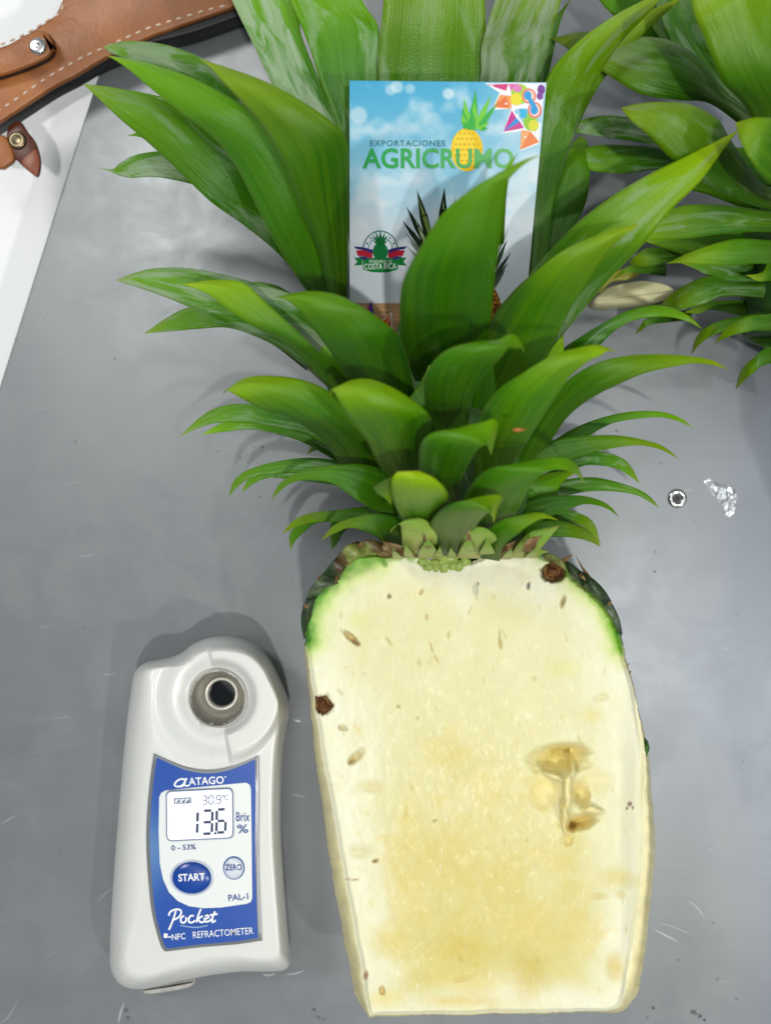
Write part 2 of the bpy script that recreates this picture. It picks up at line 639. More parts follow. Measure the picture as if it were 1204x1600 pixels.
# water on the table
vs, fs = [], []
for x, y, r in [(1083, 1582, 5), (1092, 1588, 4), (1100, 1594, 3), (1020, 1575, 2.5), (1010, 1590, 2), (1150, 1560, 2), (490, 1578, 3), (496, 1590, 4), (506, 1594, 2.5), (1060, 1500, 1.6), (1120, 1530, 2), (197, 1578, 4), (200, 1590, 3), (250, 1590, 1.5)]:
    c = P(x, y, 0)
    rr = r * K * D
    b = len(vs)
    prof = [(1, 0.0001), (.92, .25), (.7, .45), (.35, .56), (.05, .6)]
    for q, (a_, z_) in enumerate(prof):
        for i in range(12):
            a = 2 * math.pi * i / 12
            vs.append((c.x + rr * a_ * math.cos(a), c.y + rr * a_ * math.sin(a) * .85, z_ * rr * .7 + .0001))
    for q in range(4):
        for i in range(12):
            j = (i + 1) % 12
            fs.append((b + q * 12 + i, b + q * 12 + j, b + (q + 1) * 12 + j, b + (q + 1) * 12 + i))
    fs.append(tuple(b + 48 + i for i in range(12)))
o = mk("water_droplets", vs, fs, WATER)
tag(o, "scattered small clear water drops on the steel table near the bottom", "water drops")
o['kind'] = 'stuff'

def thin_patch(pts, z, h):
    pp = crom(pts, 5, True)
    n = len(pp)
    c = sum(pp) / n
    vs, fs = [], []
    for k, (q, zz_) in enumerate([(1, 0.00006), (.97, h * .5), (.85, h * .9), (.6, h), (.3, h * 1.05)]):
        for i in range(n):
            p = c + (pp[i] - c) * q
            vs.append(P(p[0], p[1], z + zz_))
    for k in range(4):
        for i in range(n):
            j = (i + 1) % n
            fs.append((k * n + i, k * n + j, (k + 1) * n + j, (k + 1) * n + i))
    fs.append(tuple(4 * n + i for i in range(n)))
    return vs, fs


t = NT("glint_patch")
setp(t, Base_Color=(.30, .32, .325), Roughness=.13, Metallic=.4)  # smooth steel-grey patch, added so the strip lamp gives a sharp glint
t.lk(t.bump(t.noise(130, 3, .55, t.geo_pos(), dist=.5), .35, .002), t.b.inputs['Normal'])
GLINTM = t.m
v, f = thin_patch([(1100,752),(1112,750),(1126,757),(1140,758),(1149,770),(1150,786),(1143,804),(1133,806),(1127,792),(1119,778),(1106,768)], 0, .00012)
o = mk("glint_patch", v, f, GLINTM)
tag(o, "small smooth patch added to mirror a lamp as a bright glint on the table beside the rivet", "glint patch")

# ------------------------------------------------------------------ leaves
def leaf(parent, rows, mat, c=.13, th=.0009, nu=12, per=6, name='leaf', base_fold=0.0, wav=0.0):
    rr = crom([np.array(r if len(r) == 5 else (r[0], r[1], r[0], r[1], r[2]), float) for r in rows], per)
    n = len(rr)
    seed = random.uniform(0, 50)
    top, bot, uvt = [], [], []
    for i, r in enumerate(rr):
        xl, yl, xr, yr, z = r
        v = i / (n - 1)
        wpx = math.hypot(xr - xl, yr - yl)
        wm = wpx * K * (D - z)
        for j in range(nu + 1):
            u = -1 + 2 * j / nu
            s = (u + 1) / 2
            x = xl * (1 - s) + xr * s
            y = yl * (1 - s) + yr * s
            zz = z + c * wm * (1 - abs(u) ** 1.7) + wm * .035 * mnoise.noise(Vector((u * 1.3 + seed, v * 5, seed)))
            # soft longitudinal ribs
            zz += wm * .006 * math.cos(u * 9 + seed)
            zz = max(zz, .0015)
            p = P(x, y, zz)
            top.append(p)
            t_ = th * (1 - u * u) ** .5 * min(1, wm / .01)
            bot.append(P(x, y, zz - t_ - .00005))
            uvt.append((s, v))
    m = nu + 1
    verts = top + bot
    N = len(top)
    faces = []
    for i in range(n - 1):
        for j in range(nu):
            a, b_, c_, d_ = i * m + j, i * m + j + 1, (i + 1) * m + j + 1, (i + 1) * m + j
            faces.append((a, b_, c_, d_))
            faces.append((N + d_, N + c_, N + b_, N + a))
        for j in (0, nu):
            a, d_ = i * m + j, (i + 1) * m + j
            faces.append((a, d_, N + d_, N + a) if j == 0 else (d_, a, N + a, N + d_))
    o = mk(name, verts, faces, mat, parent, uvs=uvt + uvt)
    me = o.data
    bm = bmesh.new()
    bm.from_mesh(me)
    bmesh.ops.recalc_face_normals(bm, faces=bm.faces)
    bm.to_mesh(me)
    bm.free()
    return o


pine = thing("pineapple", "halved pineapple with peeled cut face up and full leafy crown, on the steel table", "pineapple", P(750, 1230, 0))

# crown stem
def tube(path, n=20):
    vs, fs = [], []
    for x, y, z, r in path:
        c = P(x, y, z)
        for i in range(n):
            a = 2 * math.pi * i / n
            vs.append((c.x + r * math.cos(a), c.y, c.z + r * math.sin(a)))
    for k in range(len(path) - 1):
        for i in range(n):
            j = (i + 1) % n
            fs.append((k * n + i, (k + 1) * n + i, (k + 1) * n + j, k * n + j))
    fs.append(tuple(range(n)))
    fs.append(tuple((len(path) - 1) * n + i for i in reversed(range(n))))
    return vs, fs


v, f = tube([(703, 875, .036, .016), (703, 850, .040, .021), (702, 790, .042, .025), (700, 700, .042, .026), (700, 600, .042, .022), (695, 480, .042, .012), (690, 420, .042, .004)])
crown = mk("crown", v, f, CORE, pine)

# rows: (left x, left y, right x, right y, height) from base to tip, a tip is (x, y, height)
L = []
A = lambda rows, bloom=0, yel=0, c=.13, **kw: L.append((rows, bloom, yel, c, kw))
# behind the card
A([(500,330,560,330,.040),(470,220,535,215,.05),(424,130,500,128,.055),(392,62,472,58,.058),(362,0,458,0,.06),(310,-120,400,-130,.06),(300,-260,.055)],2,0,-.10)
A([(545,380,620,380,.042),(530,220,620,220,.052),(500,128,588,124,.058),(478,60,592,47,.062),(452,0,565,0,.063),(400,-130,490,-140,.06),(380,-260,.055)],1,0,-.12)
A([(620,450,740,450,.035),(592,250,760,250,.048),(587,126,757,126,.057),(599,0,757,0,.066),(610,-120,740,-120,.07),(680,-260,.06)],1,1,-.12)
A([(700,450,780,450,.035),(735,200,815,200,.048),(750,120,842,124,.058),(752,70,862,50,.062),(773,0,876,0,.066),(810,-120,900,-120,.066),(870,-240,.06)],2,1,-.14)
A([(780,300,820,300,.03),(828,120,858,110,.04),(852,50,880,20,.045),(885,5,910,-20,.045),(940,-50,.04)],1,0,-.1)
A([(800,520,860,540,.035),(822,440,850,450,.040),(830,386,858,370,.045),(833,302,868,300,.05),(840,188,902,195,.058),(856,118,934,120,.064),(900,67,970,66,.07),(961,23,1008,25,.075),(1015,-5,1030,0,.077),(1045,-25,.077)],1,1,.16)
A([(835,430,850,430,.033),(850,302,866,302,.040),(880,200,898,208,.047),(905,130,938,130,.055),(950,70,992,66,.06),(1005,22,1038,22,.062),(1066,-5,.063)],0,1,.12)
A([(840,440,862,440,.03),(850,380,888,372,.034),(862,310,916,312,.038),(880,255,921,255,.040),(893,225,917,222,.038),(906,212,.036)],0,0,.18)
# left fan
A([(430,340,520,300,.045),(370,220,450,190,.055),(300,150,390,132,.063),(240,110,330,97,.068),(195,92,264,71,.070),(172,82,202,64,.070),(161,72,.069)],2,0,.10)
A([(440,380,520,340,.04),(360,290,440,240,.048),(290,215,350,170,.055),(230,180,262,153,.058),(175,150,205,141,.060),(150,136,.058)],2,0,.1)
A([(485,460,530,450,.040),(440,402,500,360,.050),(385,355,440,290,.057),(330,316,390,250,.063),(280,268,345,215,.066),(235,226,295,178,.068),(190,188,240,152,.069),(155,155,180,137,.068),(130,131,.066)],1,0,.14)
A([(490,470,540,470,.048),(455,420,540,400,.058),(417,355,520,300,.068),(370,262,480,240,.076),(330,212,430,195,.081),(285,178,377,162,.084),(240,142,302,122,.085),(205,112,240,101,.084),(182,95,200,92,.083),(166,86,.082)],0,0,.16)
A([(515,470,541,470,.055),(500,400,543,400,.064),(472,332,544,300,.074),(445,260,543,222,.083),(415,205,520,192,.088),(382,164,470,157,.091),(350,130,410,125,.092),(328,105,345,102,.090),(312,92,.088)],0,1,.16)
A([(420,380,440,330,.03),(350,310,370,250,.033),(300,288,310,240,.036),(245,277,255,236,.038),(205,278,212,242,.038),(185,274,186,256,.036),(172,268,176,264,.034),(153,262,.032)],2,0,.1)
A([(300,250,300,230,.03),(250,228,255,212,.032),(222,215,226,205,.032),(198,212,.03)],1,0,.1)
# middle left
A([(560,640,640,600,.045),(514,607,600,560,.052),(447,550,540,500,.060),(372,514,470,464,.066),(312,487,385,438,.069),(255,463,305,420,.070),(215,449,245,419,.070),(195,443,208,427,.069),(181,438,.067)],2,0,.12)
A([(540,640,600,620,.060),(500,590,546,594,.070),(442,535,500,552,.078),(400,512,455,508,.083),(360,487,415,472,.085),(325,460,380,442,.086),(300,449,335,437,.085),(286,444,.084)],0,1,.12)
A([(480,580,470,530,.036),(420,535,400,490,.041),(360,513,350,480,.045),(310,514,305,478,.046),(265,518,268,492,.044),(225,521,.040)],1,0,.1)
A([(600,680,670,660,.060),(560,620,648,612,.072),(530,570,637,560,.083),(505,535,623,526,.09),(485,508,597,501,.094),(468,487,563,478,.097),(452,472,522,459,.098),(438,466,475,455,.097),(425,465,.093)],0,0,.18)
A([(450,480,462,462,.03),(425,458,432,446,.034),(400,448,402,440,.034),(380,444,.03)],1,0,.1)
# lower left
A([(540,740,600,740,.055),(505,690,588,700,.065),(455,655,562,662,.075),(410,640,522,617,.080),(380,624,475,594,.083),(362,614,420,587,.083),(352,610,378,592,.081),(348,616,.078)],0,1,.16)
A([(570,740,580,690,.042),(500,690,520,650,.047),(440,668,450,638,.050),(385,661,390,631,.052),(340,661,348,634,.051),(310,669,315,650,.047),(280,683,.042)],1,0,.12)
A([(540,730,560,690,.030),(470,690,480,660,.035),(400,672,405,655,.037),(350,675,350,660,.035),(313,680,.032)],1,0,.1)
A([(620,760,662,760,.070),(590,724,660,715,.083),(575,692,670,680,.092),(552,662,674,655,.098),(536,640,655,633,.102),(527,622,615,606,.104),(520,610,575,592,.103),(516,609,540,597,.101),(515,619,.096)],0,1,.22)
A([(540,715,545,690,.024),(508,702,508,688,.026),(487,706,488,695,.024),(478,711,.02)],0,1,.1)
A([(600,770,600,730,.040),(545,755,548,722,.045),(480,740,485,715,.048),(430,741,432,721,.048),(392,747,390,733,.045),(370,762,366,750,.040),(357,778,.033)],1,0,.14)
A([(540,760,540,735,.030),(460,750,460,730,.034),(420,747,418,732,.034),(395,757,390,745,.030),(377,771,.024)],1,0,.1)
A([(640,820,650,780,.055),(590,800,620,745,.063),(555,780,575,727,.069),(520,756,530,726,.070),(485,749,490,731,.068),(455,755,453,744,.062),(436,769,433,760,.055),(424,783,.048)],0,0,.15)
A([(620,840,620,790,.036),(560,825,565,792,.040),(530,816,530,797,.042),(490,816,488,801,.041),(462,824,460,812,.036),(440,834,.030)],0,1,.14)
A([(560,820,550,795,.030),(500,816,490,802,.032),(475,832,465,818,.028),(461,846,452,838,.022),(454,860,.016)],0,0,.1)
A([(640,862,660,835,.052),(600,845,635,815,.060),(570,830,592,802,.064),(545,825,550,809,.063),(522,834,520,822,.057),(501,845,.049)],0,1,.16)
A([(560,812,535,800,.026),(537,832,517,818,.022),(529,846,516,840,.016),(519,859,.009)],0,0,.1)
# right side
A([(770,610,800,640,.045),(800,500,850,560,.056),(827,431,900,498,.066),(860,390,945,443,.074),(905,345,985,402,.081),(955,307,1012,373,.085),(1010,274,1048,328,.087),(1065,247,1092,285,.087),(1115,222,1128,236,.085),(1153,203,.083)],1,1,.20)
A([(735,640,770,660,.058),(752,560,815,600,.072),(764,505,852,562,.082),(800,456,887,490,.091),(835,425,922,434,.097),(875,394,948,395,.101),(925,370,970,372,.103),(965,356,984,362,.103),(999,349,.101)],0,1,.22)
A([(650,600,720,600,.060),(628,545,757,545,.075),(624,500,766,500,.087),(628,445,772,440,.098),(650,397,779,388,.106),(690,335,787,330,.112),(735,296,791,292,.116),(775,272,799,275,.118),(815,251,824,253,.117),(848,241,.115)],0,0,.20)
A([(700,420,787,380,.080),(740,330,790,320,.09),(775,285,793,290,.095),(790,262,797,266,.097),(808,238,.095)],0,0,.1)
A([(690,702,728,700,.072),(672,655,732,655,.085),(662,615,740,615,.097),(668,578,762,580,.106),(695,548,781,560,.111),(735,535,792,545,.113),(775,531,799,543,.112),(797,522,806,545,.109),(811,529,813,544,.106),(820,553,.1)],0,0,.22)
A([(740,760,790,760,.068),(742,700,802,724,.080),(748,655,828,682,.092),(775,612,861,630,.101),(820,580,891,588,.106),(865,554,920,564,.108),(905,543,936,557,.107),(935,539,949,549,.105),(967,551,.1)],0,1,.22)
A([(790,740,820,770,.054),(815,690,860,690,.063),(848,640,890,648,.071),(880,600,927,620,.078),(920,572,967,600,.083),(965,558,1007,583,.085),(1020,553,1047,574,.083),(1075,556,1080,568,.080),(1112,563,1110,570,.075),(1138,578,.070)],0,1,.18)
A([(830,580,850,610,.046),(870,550,890,575,.051),(905,527,930,545,.056),(948,501,965,513,.059),(990,482,1000,498,.060),(1035,477,1040,495,.058),(1075,493,1072,502,.054),(1100,517,.046)],1,0,.16)
A([(830,720,850,735,.040),(865,688,880,710,.045),(905,665,920,681,.048),(945,651,955,662,.049),(985,643,990,655,.048),(1030,643,1030,652,.046),(1062,653,1058,658,.042),(1083,669,.036)],0,0,.14)
A([(790,760,800,790,.053),(825,705,840,740,.059),(870,686,880,722,.062),(915,681,922,708,.064),(960,680,965,699,.064),(1000,686,1000,696,.062),(1035,697,1032,703,.057),(1061,718,.049)],0,1,.16)
A([(850,740,850,765,.036),(900,712,905,730,.038),(935,705,940,728,.039),(965,713,962,732,.037),(984,727,979,741,.033),(999,756,.026)],1,0,.14)
A([(730,822,790,827,.072),(722,792,805,803,.083),(736,757,817,780,.094),(762,733,834,752,.101),(800,725,852,738,.103),(845,717,872,734,.101),(880,715,890,737,.098),(900,726,902,743,.093),(915,758,.086)],0,0,.20)
A([(682,795,720,795,.072),(658,755,718,757,.088),(654,715,731,727,.099),(659,690,743,706,.106),(677,675,753,698,.109),(712,669,757,695,.110),(745,661,761,697,.108),(777,658,763,702,.104),(767,712,.098)],0,0,.20)
A([(652,852,690,852,.066),(634,820,682,816,.082),(617,790,697,787,.096),(610,764,698,768,.105),(612,748,680,748,.109),(620,737,655,736,.110)],0,1,.22)
A([(622,738,583,761,.110),(620,752,590,771,.106),(614,768,602,779,.100),(611,789,.092)],0,1,-.12)
A([(680,872,730,862,.064),(670,840,737,840,.080),(674,812,747,817,.092),(697,790,759,804,.100),(728,781,766,800,.103),(757,774,768,800,.102),(784,774,764,804,.099),(777,795,768,806,.096),(771,818,.091)],0,1,.20)
A([(810,790,820,820,.042),(850,757,860,785,.047),(890,748,900,771,.049),(930,746,935,767,.049),(970,755,970,769,.047),(1000,766,997,775,.043),(1018,779,1015,785,.037),(1029,794,.030)],1,0,.14)
A([(790,800,800,840,.052),(840,777,850,812,.056),(880,774,885,797,.058),(912,775,912,788,.056),(940,783,937,791,.052),(956,794,953,798,.048),(967,809,.042)],0,0,.14)
A([(810,800,820,830,.036),(865,792,870,818,.040),(905,802,898,824,.039),(927,817,918,834,.034),(938,851,.026)],1,1,.14)
A([(790,852,800,872,.042),(835,817,845,843,.047),(870,813,872,839,.048),(903,822,900,841,.045),(927,837,922,847,.038),(938,855,.032)],0,1,.16)
A([(750,872,780,877,.066),(756,838,786,855,.076),(780,813,806,836,.082),(815,804,829,819,.084),(845,801,848,810,.082),(873,813,.077)],0,1,.18)
# filler leaves deep between the others
A([(640,700,700,700,.05),(600,600,690,600,.062),(590,500,690,500,.07),(620,420,680,420,.07),(650,360,.068)],0,0,.1) if False else None
A([(700,720,780,720,.05),(715,620,790,620,.066),(730,540,800,540,.076),(755,520,790,520,.074),(775,500,.074)],0,0,.15)
A([(640,740,700,740,.055),(610,660,700,660,.07),(640,620,700,620,.074),(660,590,690,590,.074),(670,570,.074)],0,0,.15)
A([(560,700,620,690,.045),(520,630,600,610,.055),(500,560,590,550,.06),(510,520,560,500,.06),(530,470,.058)],0,0,.12)
A([(760,760,820,760,.045),(790,680,850,690,.055),(820,610,870,630,.062),(850,560,880,580,.062),(880,520,.06)],0,0,.12)
A([(590,800,650,800,.045),(560,760,640,750,.052),(540,720,620,700,.055),(530,700,560,680,.055),(520,670,.05)],0,0,.12)
A([(760,830,820,830,.045),(790,790,850,800,.05),(810,760,870,770,.053),(850,740,880,752,.052),(905,735,.048)],0,0,.12)
L = [x for x in L if x is not None]
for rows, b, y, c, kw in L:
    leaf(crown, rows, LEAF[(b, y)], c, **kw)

# bracts at the foot of the crown
def bract(rows, mat, c=.2, name='bract', th=.0008):
    return leaf(crown, rows, mat, c, name=name, nu=10, per=5, th=th)


bract([(628,866,698,869,.0585),(628,848,697,850,.074),(627,833,686,831,.084),(625,820,664,812,.089),(617,822,640,809,.090),(611,828,621,820,.089),(607,834,.087)], BRACT, .28)
bract([(698,872,772,873,.0585),(701,850,776,854,.072),(713,835,774,837,.082),(734,826,760,826,.086),(748,822,.086)], BRACT, .26)
bract([(795,872,838,872,.058),(808,850,845,857,.068),(830,830,858,841,.072),(874,821,.072)], BRACT, .2)
bract([(610,868,660,870,.060),(604,856,640,858,.066),(600,849,620,850,.068),(594,844,.066)], DRY, .2)
bract([(652,872,690,872,.060),(655,860,683,862,.074),(662,848,675,850,.080),(664,836,.082)], BRACT, .2)
bract([(712,872,745,872,.060),(718,858,742,860,.074),(726,845,736,847,.080),(731,832,.083)], BRACT, .2)
bract([(745,872,775,873,.060),(750,860,772,862,.074),(757,848,766,850,.080),(760,834,.083)], BRACT, .2)
for bx_, by_, w_, h_, tx_o in [(640,872,16,20,-7),(684,873,15,17,3),(706,872,14,15,-2),(700,860,12,16,2),(790,874,16,16,8),(826,872,16,14,10),(622,874,15,15,-8)]:
    bract([(bx_ - w_ / 2, by_, bx_ + w_ / 2, by_, .0600), (bx_ - w_ * .42 + tx_o * .4, by_ - h_ * .4, bx_ + w_ * .42 + tx_o * .4, by_ - h_ * .4, .071), (bx_ - w_ * .2 + tx_o * .8, by_ - h_ * .8, bx_ + w_ * .2 + tx_o * .8, by_ - h_ * .8, .077), (bx_ + tx_o, by_ - h_ * 1.15, .079)], BRACT, .3)
bract([(730,845,737,846,.088),(729,838,735,838,.0905),(731,826,.091)], DRY, .2)
bract([(660,846,666,847,.088),(660,840,665,840,.0895),(662,832,.090)], DRY, .2)
bract([(815,862,835,862,.076),(820,848,838,850,.080),(830,840,842,842,.081),(848,836,.08)], DRY, .1)
bract([(770,876,800,876,.054),(776,862,800,866,.060),(785,853,800,858,.063),(812,842,.066)], DRY, .2)
bract([(800,876,845,880,.052),(812,862,842,870,.056),(830,855,846,866,.058),(858,862,.058)], BRACT, .2)
bract([(575,878,612,872,.050),(560,862,600,856,.055),(570,850,594,848,.057),(585,846,.057)], BRACT, .25)
bract([(596,876,625,872,.052),(590,864,615,862,.058),(596,856,606,856,.060),(600,848,.060)], DRY, .25)

leaf(crown, [(800,670,802,674,.112),(808,669,810,674,.113),(816,670,817,673,.112),(822,671,.111)], simple("orange_fleck", (.5, .16, .04), .5), .2, name="dry_fleck", nu=4, per=3)
# ------------------------------------------------------------------ fruit
ZF = .056
outline = [(479,1002),(476,975),(479,950),(490,928),(503,912),(522,896),(540,878),(560,870),(582,867),(600,869),(620,868),(650,868),(680,873),(720,878),(760,870),(790,862),(815,865),(838,868),(862,877),(885,893),(905,912),(930,934),(948,955),(962,980),(970,1003),
           (976,1035),(985,1065),(993,1105),(1000,1140),(1003,1180),(1003,1230),(1003,1300),(1000,1360),(993,1430),(984,1500),(972,1560),(955,1577),(900,1580),(780,1583),(660,1584),(590,1584),(577,1580),(566,1517),(553,1452),(545,1400),(531,1328),(520,1262),(509,1204),(500,1150),(491,1085),(484,1040)]
ol = np.array(crom(outline, 10, True))
# jagged flesh at the top edge
# even spacing along the outline, so that the rays to the core never cross
seg_ = np.linalg.norm(np.roll(ol, -1, axis=0) - ol, axis=1)
cum_ = np.concatenate([[0], np.cumsum(seg_)])
tl_ = np.linspace(0, cum_[-1], 1000, endpoint=False)
cl_ = np.vstack([ol, ol[:1]])
ol = np.stack([np.interp(tl_, cum_, cl_[:, 0]), np.interp(tl_, cum_, cl_[:, 1])], axis=1)
tt = np.arange(len(ol))
jag = fbm(tt * .33, tt * 0 + 3.3, 3)
for i, (x, y) in enumerate(ol):
    amp = 1.2
    if y < 885 and 735 < x < 800:
        amp = 7
    elif y < 1010:
        amp = 3
    cc_ = np.array([728., 975.]) if y < 975 else (np.array([790., y]) if y < 1450 else np.array([785., 1450.]))
    dr_ = ol[i] - cc_
    ol[i] += dr_ / np.linalg.norm(dr_) * (jag[i] * amp + 3.2 * float(vn(np.array(i * .045), np.array(7.7))) + 1.2 * float(vn(np.array(i * .13), np.array(2.7))))
N = len(ol)
sp0, sp1 = np.array([728., 975.]), np.array([785., 1450.])


def spine_pt(p, a, b):
    d = b - a
    t = np.clip(((p - a) @ d) / (d @ d), 0, 1)
    return a + d * t


inner = np.array([spine_pt(p, sp0, sp1) for p in ol])
# finer rings near the rim
R = 230
ts = np.linspace(0, 1, R)
px = (ol[None, :, 0] * (1 - ts[:, None]) + inner[None, :, 0] * ts[:, None])
py = (ol[None, :, 1] * (1 - ts[:, None]) + inner[None, :, 1] * ts[:, None])
X, Y = px.ravel(), py.ravel()
d_edge = (ts[:, None] * np.linalg.norm(ol - inner, axis=1)[None, :]).ravel()

z = np.full(X.shape, ZF)
z -= .0016 * (1 - sst(0, 9, d_edge)) ** 2
z += .0006 * fbm(X / 60, Y / 80) + .00010 * fbm(X / 9, Y / 14, 3)
# peeled right flank slopes a bit
z -= .0035 * sst(965, 1003, X) * sst(1000, 1250, Y)

c_edge = np.array(lin(230, 229, 202))
c_mid = np.array(lin(221, 217, 172))
c_core = np.array(lin(210, 199, 122))
f1 = sst(5, 130, d_edge + 50 * fbm(X / 40, Y / 55))
col = c_edge[None] * (1 - f1[:, None]) + c_mid[None] * f1[:, None]
f2 = sst(1150, 1540, Y + 130 * fbm(X / 45, Y / 70)) * sst(20, 110, d_edge) * .8
f2 += .35 * np.exp(-((X - 740) / 110) ** 2) * sst(1000, 1200, Y)
f2 = np.clip(f2, 0, 1)
col = col * (1 - f2[:, None]) + c_core[None] * f2[:, None]
# fibres radiating
fb = np.clip(.5 + 1.2 * fbm(X / 4, Y / 28, 3), 0, 1)
col *= (0.985 + .02 * fb)[:, None]


def spot(cx, cy, rx, ry, ang, depth, colr, amt=1.0, sharp=.6, wob=.35):
    """a hollow or a tint in the flesh: depth metres, colour blended by amt"""
    global z, col
    ca, sa = math.cos(math.radians(ang)), math.sin(math.radians(ang))
    near = np.where((abs(X - cx) < (rx + ry) * 2.2) & (abs(Y - cy) < (rx + ry) * 2.2))[0]
    x, y = X[near] - cx, Y[near] - cy
    a = (x * ca - y * sa) / rx
    b = (x * sa + y * ca) / ry
    r = np.sqrt(a * a + b * b) * (1 + wob * fbm(X[near] / (rx * .5 + 2), Y[near] / (ry * .5 + 2), 3))
    m = 1 - sst(sharp, 1.12, r)
    z[near] -= depth * m
    mm = (m * amt)[:, None]
    col[near] = col[near] * (1 - mm) + np.array(lin(*colr))[None] * mm


Yt = (222, 196, 98)
Or = (214, 172, 70)
Tan = (190, 160, 100)
Br = (110, 70, 36)
# soft yellow tints
for a in [(612,1471,48,40,0,0,(212,192,84),.6,.0),(828,1522,38,52,0,.0004,(202,180,84),.6,.0),(960,1512,20,34,0,.0006,(208,184,78),.65,.1),(963,1372,42,26,0,.0005,(208,190,88),.6,.0),(905,1385,40,16,0,0,(212,196,104),.4,.0),
          (577,1229,28,13,-8,.0005,(212,194,112),.45,.0),(563,1331,22,14,0,.0008,(212,194,120),.45,.1),(925,1118,26,16,0,0,(220,208,130),.6,0),(880,1045,40,20,0,0,(218,214,140),.5,0),(640,1270,22,44,0,0,(222,206,130),.5,0),
          (720,1480,60,34,0,0,(212,186,90),.45,0),(560,970,30,24,0,0,(214,216,140),.55,0),(600,1560,40,20,0,0,(226,206,110),.5,0),(560,1490,22,60,-10,0,(236,232,205),.6,0),(780,1360,60,60,0,0,(216,196,110),.4,0),(820,1100,40,60,0,0,(230,224,180),.5,0),
          (720,1565,90,14,0,0,(214,186,84),.5,0)]:
    spot(*a)
for a in [(700,1340,70,60),(830,1440,60,46),(640,1400,40,60),(760,1240,46,50),(700,1180,50,36),(900,1450,36,50),(620,1330,30,30),(860,1340,50,24),(740,1530,60,30)]:
    spot(a[0], a[1], a[2], a[3], 0, 0, (218, 198, 112), .42, .3, 1.2)
# big torn hollow
spot(874,1186,52,26,2,.0056,(220,200,112),.85,.15,.25)
spot(884,1172,40,12,2,.0024,(206,178,88),.6,.0,.2)
spot(852,1236,32,34,15,.0014,(228,212,138),.75,.3,.3)
spot(906,1284,34,14,14,.0046,(214,186,94),.85,.2,.3)
spot(892,1292,9,12,-10,.0026,(196,160,76),.6,.1)
spot(906,1240,18,26,20,.0030,(216,194,104),.75,.2,.3)
spot(930,1222,34,26,0,.0008,(226,214,150),.5,.1)
spot(886,1312,10,13,0,.0012,(222,202,124),.7,.2)
# torn flaps standing in it
spot(886,1236,9,44,-3,-.0042,(232,218,156),.85,.35,.5)
spot(862,1212,26,7,-20,-.0034,(232,220,160),.8,.3,.5)
spot(893,1194,5,22,6,-.0060,(230,212,146),.85,.2,.4)
spot(882,1280,8,26,8,-.0028,(232,216,152),.8,.3,.5)
spot(926,1266,22,9,-10,-.0026,(230,214,150),.75,.3,.5)
# pits and slits
for a in [(547,995,19,5.5,-42,.0035,(176,146,78),.95,.3),(556,1004,9,4,-32,.0025,(150,98,44),.8,.3),(608,932,4,5,0,.0012,(122,80,50),.9,.3),(658,925,4,6,-25,.0012,Tan,.7,.3),(666,964,2.5,6,0,.0008,Tan,.7,.3),(674,1012,2,12,18,.0009,Tan,.7,.3),(682,1030,2,9,30,.0009,Tan,.6,.3),
          (607,1002,2.5,10,35,.0010,Tan,.65,.3),(700,992,3,7,0,.0007,(196,180,120),.8,.3),(781,1005,3.5,11,6,.0012,(184,160,104),.85,.3),(780,990,1.6,10,0,.0008,(196,180,130),.8,.3),(742,922,5,14,8,.0010,(186,186,170),.7,.3),(746,912,2,4,0,.0010,(110,100,90),.8,.3),(825,915,3,8,-10,.0012,(72,60,76),.95,.3),
          (879,940,4,11,-10,.0022,(158,134,72),.95,.3),(834,1060,4,6,0,.0006,(206,192,130),.8,.2),(654,1035,4,8,0,.0006,(200,190,130),.6,.2),(622,1104,4,3,0,.0006,(150,130,70),.8,.3),(652,1122,4,2.5,0,.0005,Tan,.6,.3),(536,1138,10,4.5,-18,.0022,(190,170,110),.9,.3),(556,1183,17,8,40,.0034,(206,190,132),.95,.35),
          (549,1190,8,5,30,.0012,(196,176,110),.8,.3),(938,1090,16,6,15,.0009,(222,214,160),.8,.3),(532,1082,9,2.5,-45,.0008,(206,196,140),.7,.3),(679,1282,5,2.2,20,.0007,(150,130,70),.9,.3),(586,1345,6,4,10,.0026,(178,140,70),.95,.3),(550,1374,14,1.6,0,.0010,(168,116,60),.9,.3),
          (984,1256,5,5,30,.0006,(110,48,22),.95,.4),(979,1263,3,2.5,30,.0006,(120,50,25),.95,.4),(988,1262,2.6,3.4,0,.0006,(130,70,30),.95,.4),(597,1548,5.5,8,12,.0016,(190,160,84),.95,.5),(571,1524,5,10,0,.0016,(150,90,34),.95,.3),(1000,1382,1.6,1.6,0,.0002,(90,70,40),.9,.3),
          (568,1052,7,2,0,.0006,(200,196,170),.8,.3),(723,1530,24,5,15,.0006,(214,190,110),.5,.2),(480+505-480,1102,15,17,0,.0030,(150,92,46),.98,.6),(864,894,20,17,0,.0030,(90,66,36),.98,.7),(765,1130,5,30,0,.0004,(232,226,184),.6,.1),(936,1400,18,7,0,.0008,(208,188,100),.6,.2),(970,1398,12,9,0,.0010,(208,188,100),.6,.2)]:
    a = list(a)
    if a[2] < 14 or a[3] < 14:
        a[5] *= .6
        a[7] *= .82
    spot(*a)
rp = random.Random(11)
for i in range(70):
    x, y = rp.uniform(530, 980), rp.uniform(905, 1560)
    spot(x, y, rp.uniform(1.5, 4), rp.uniform(4, 12), rp.uniform(-25, 25), rp.uniform(-.0003, .0005), rp.choice([(214, 204, 150), (236, 232, 205), (206, 194, 134)]), .5, .1)
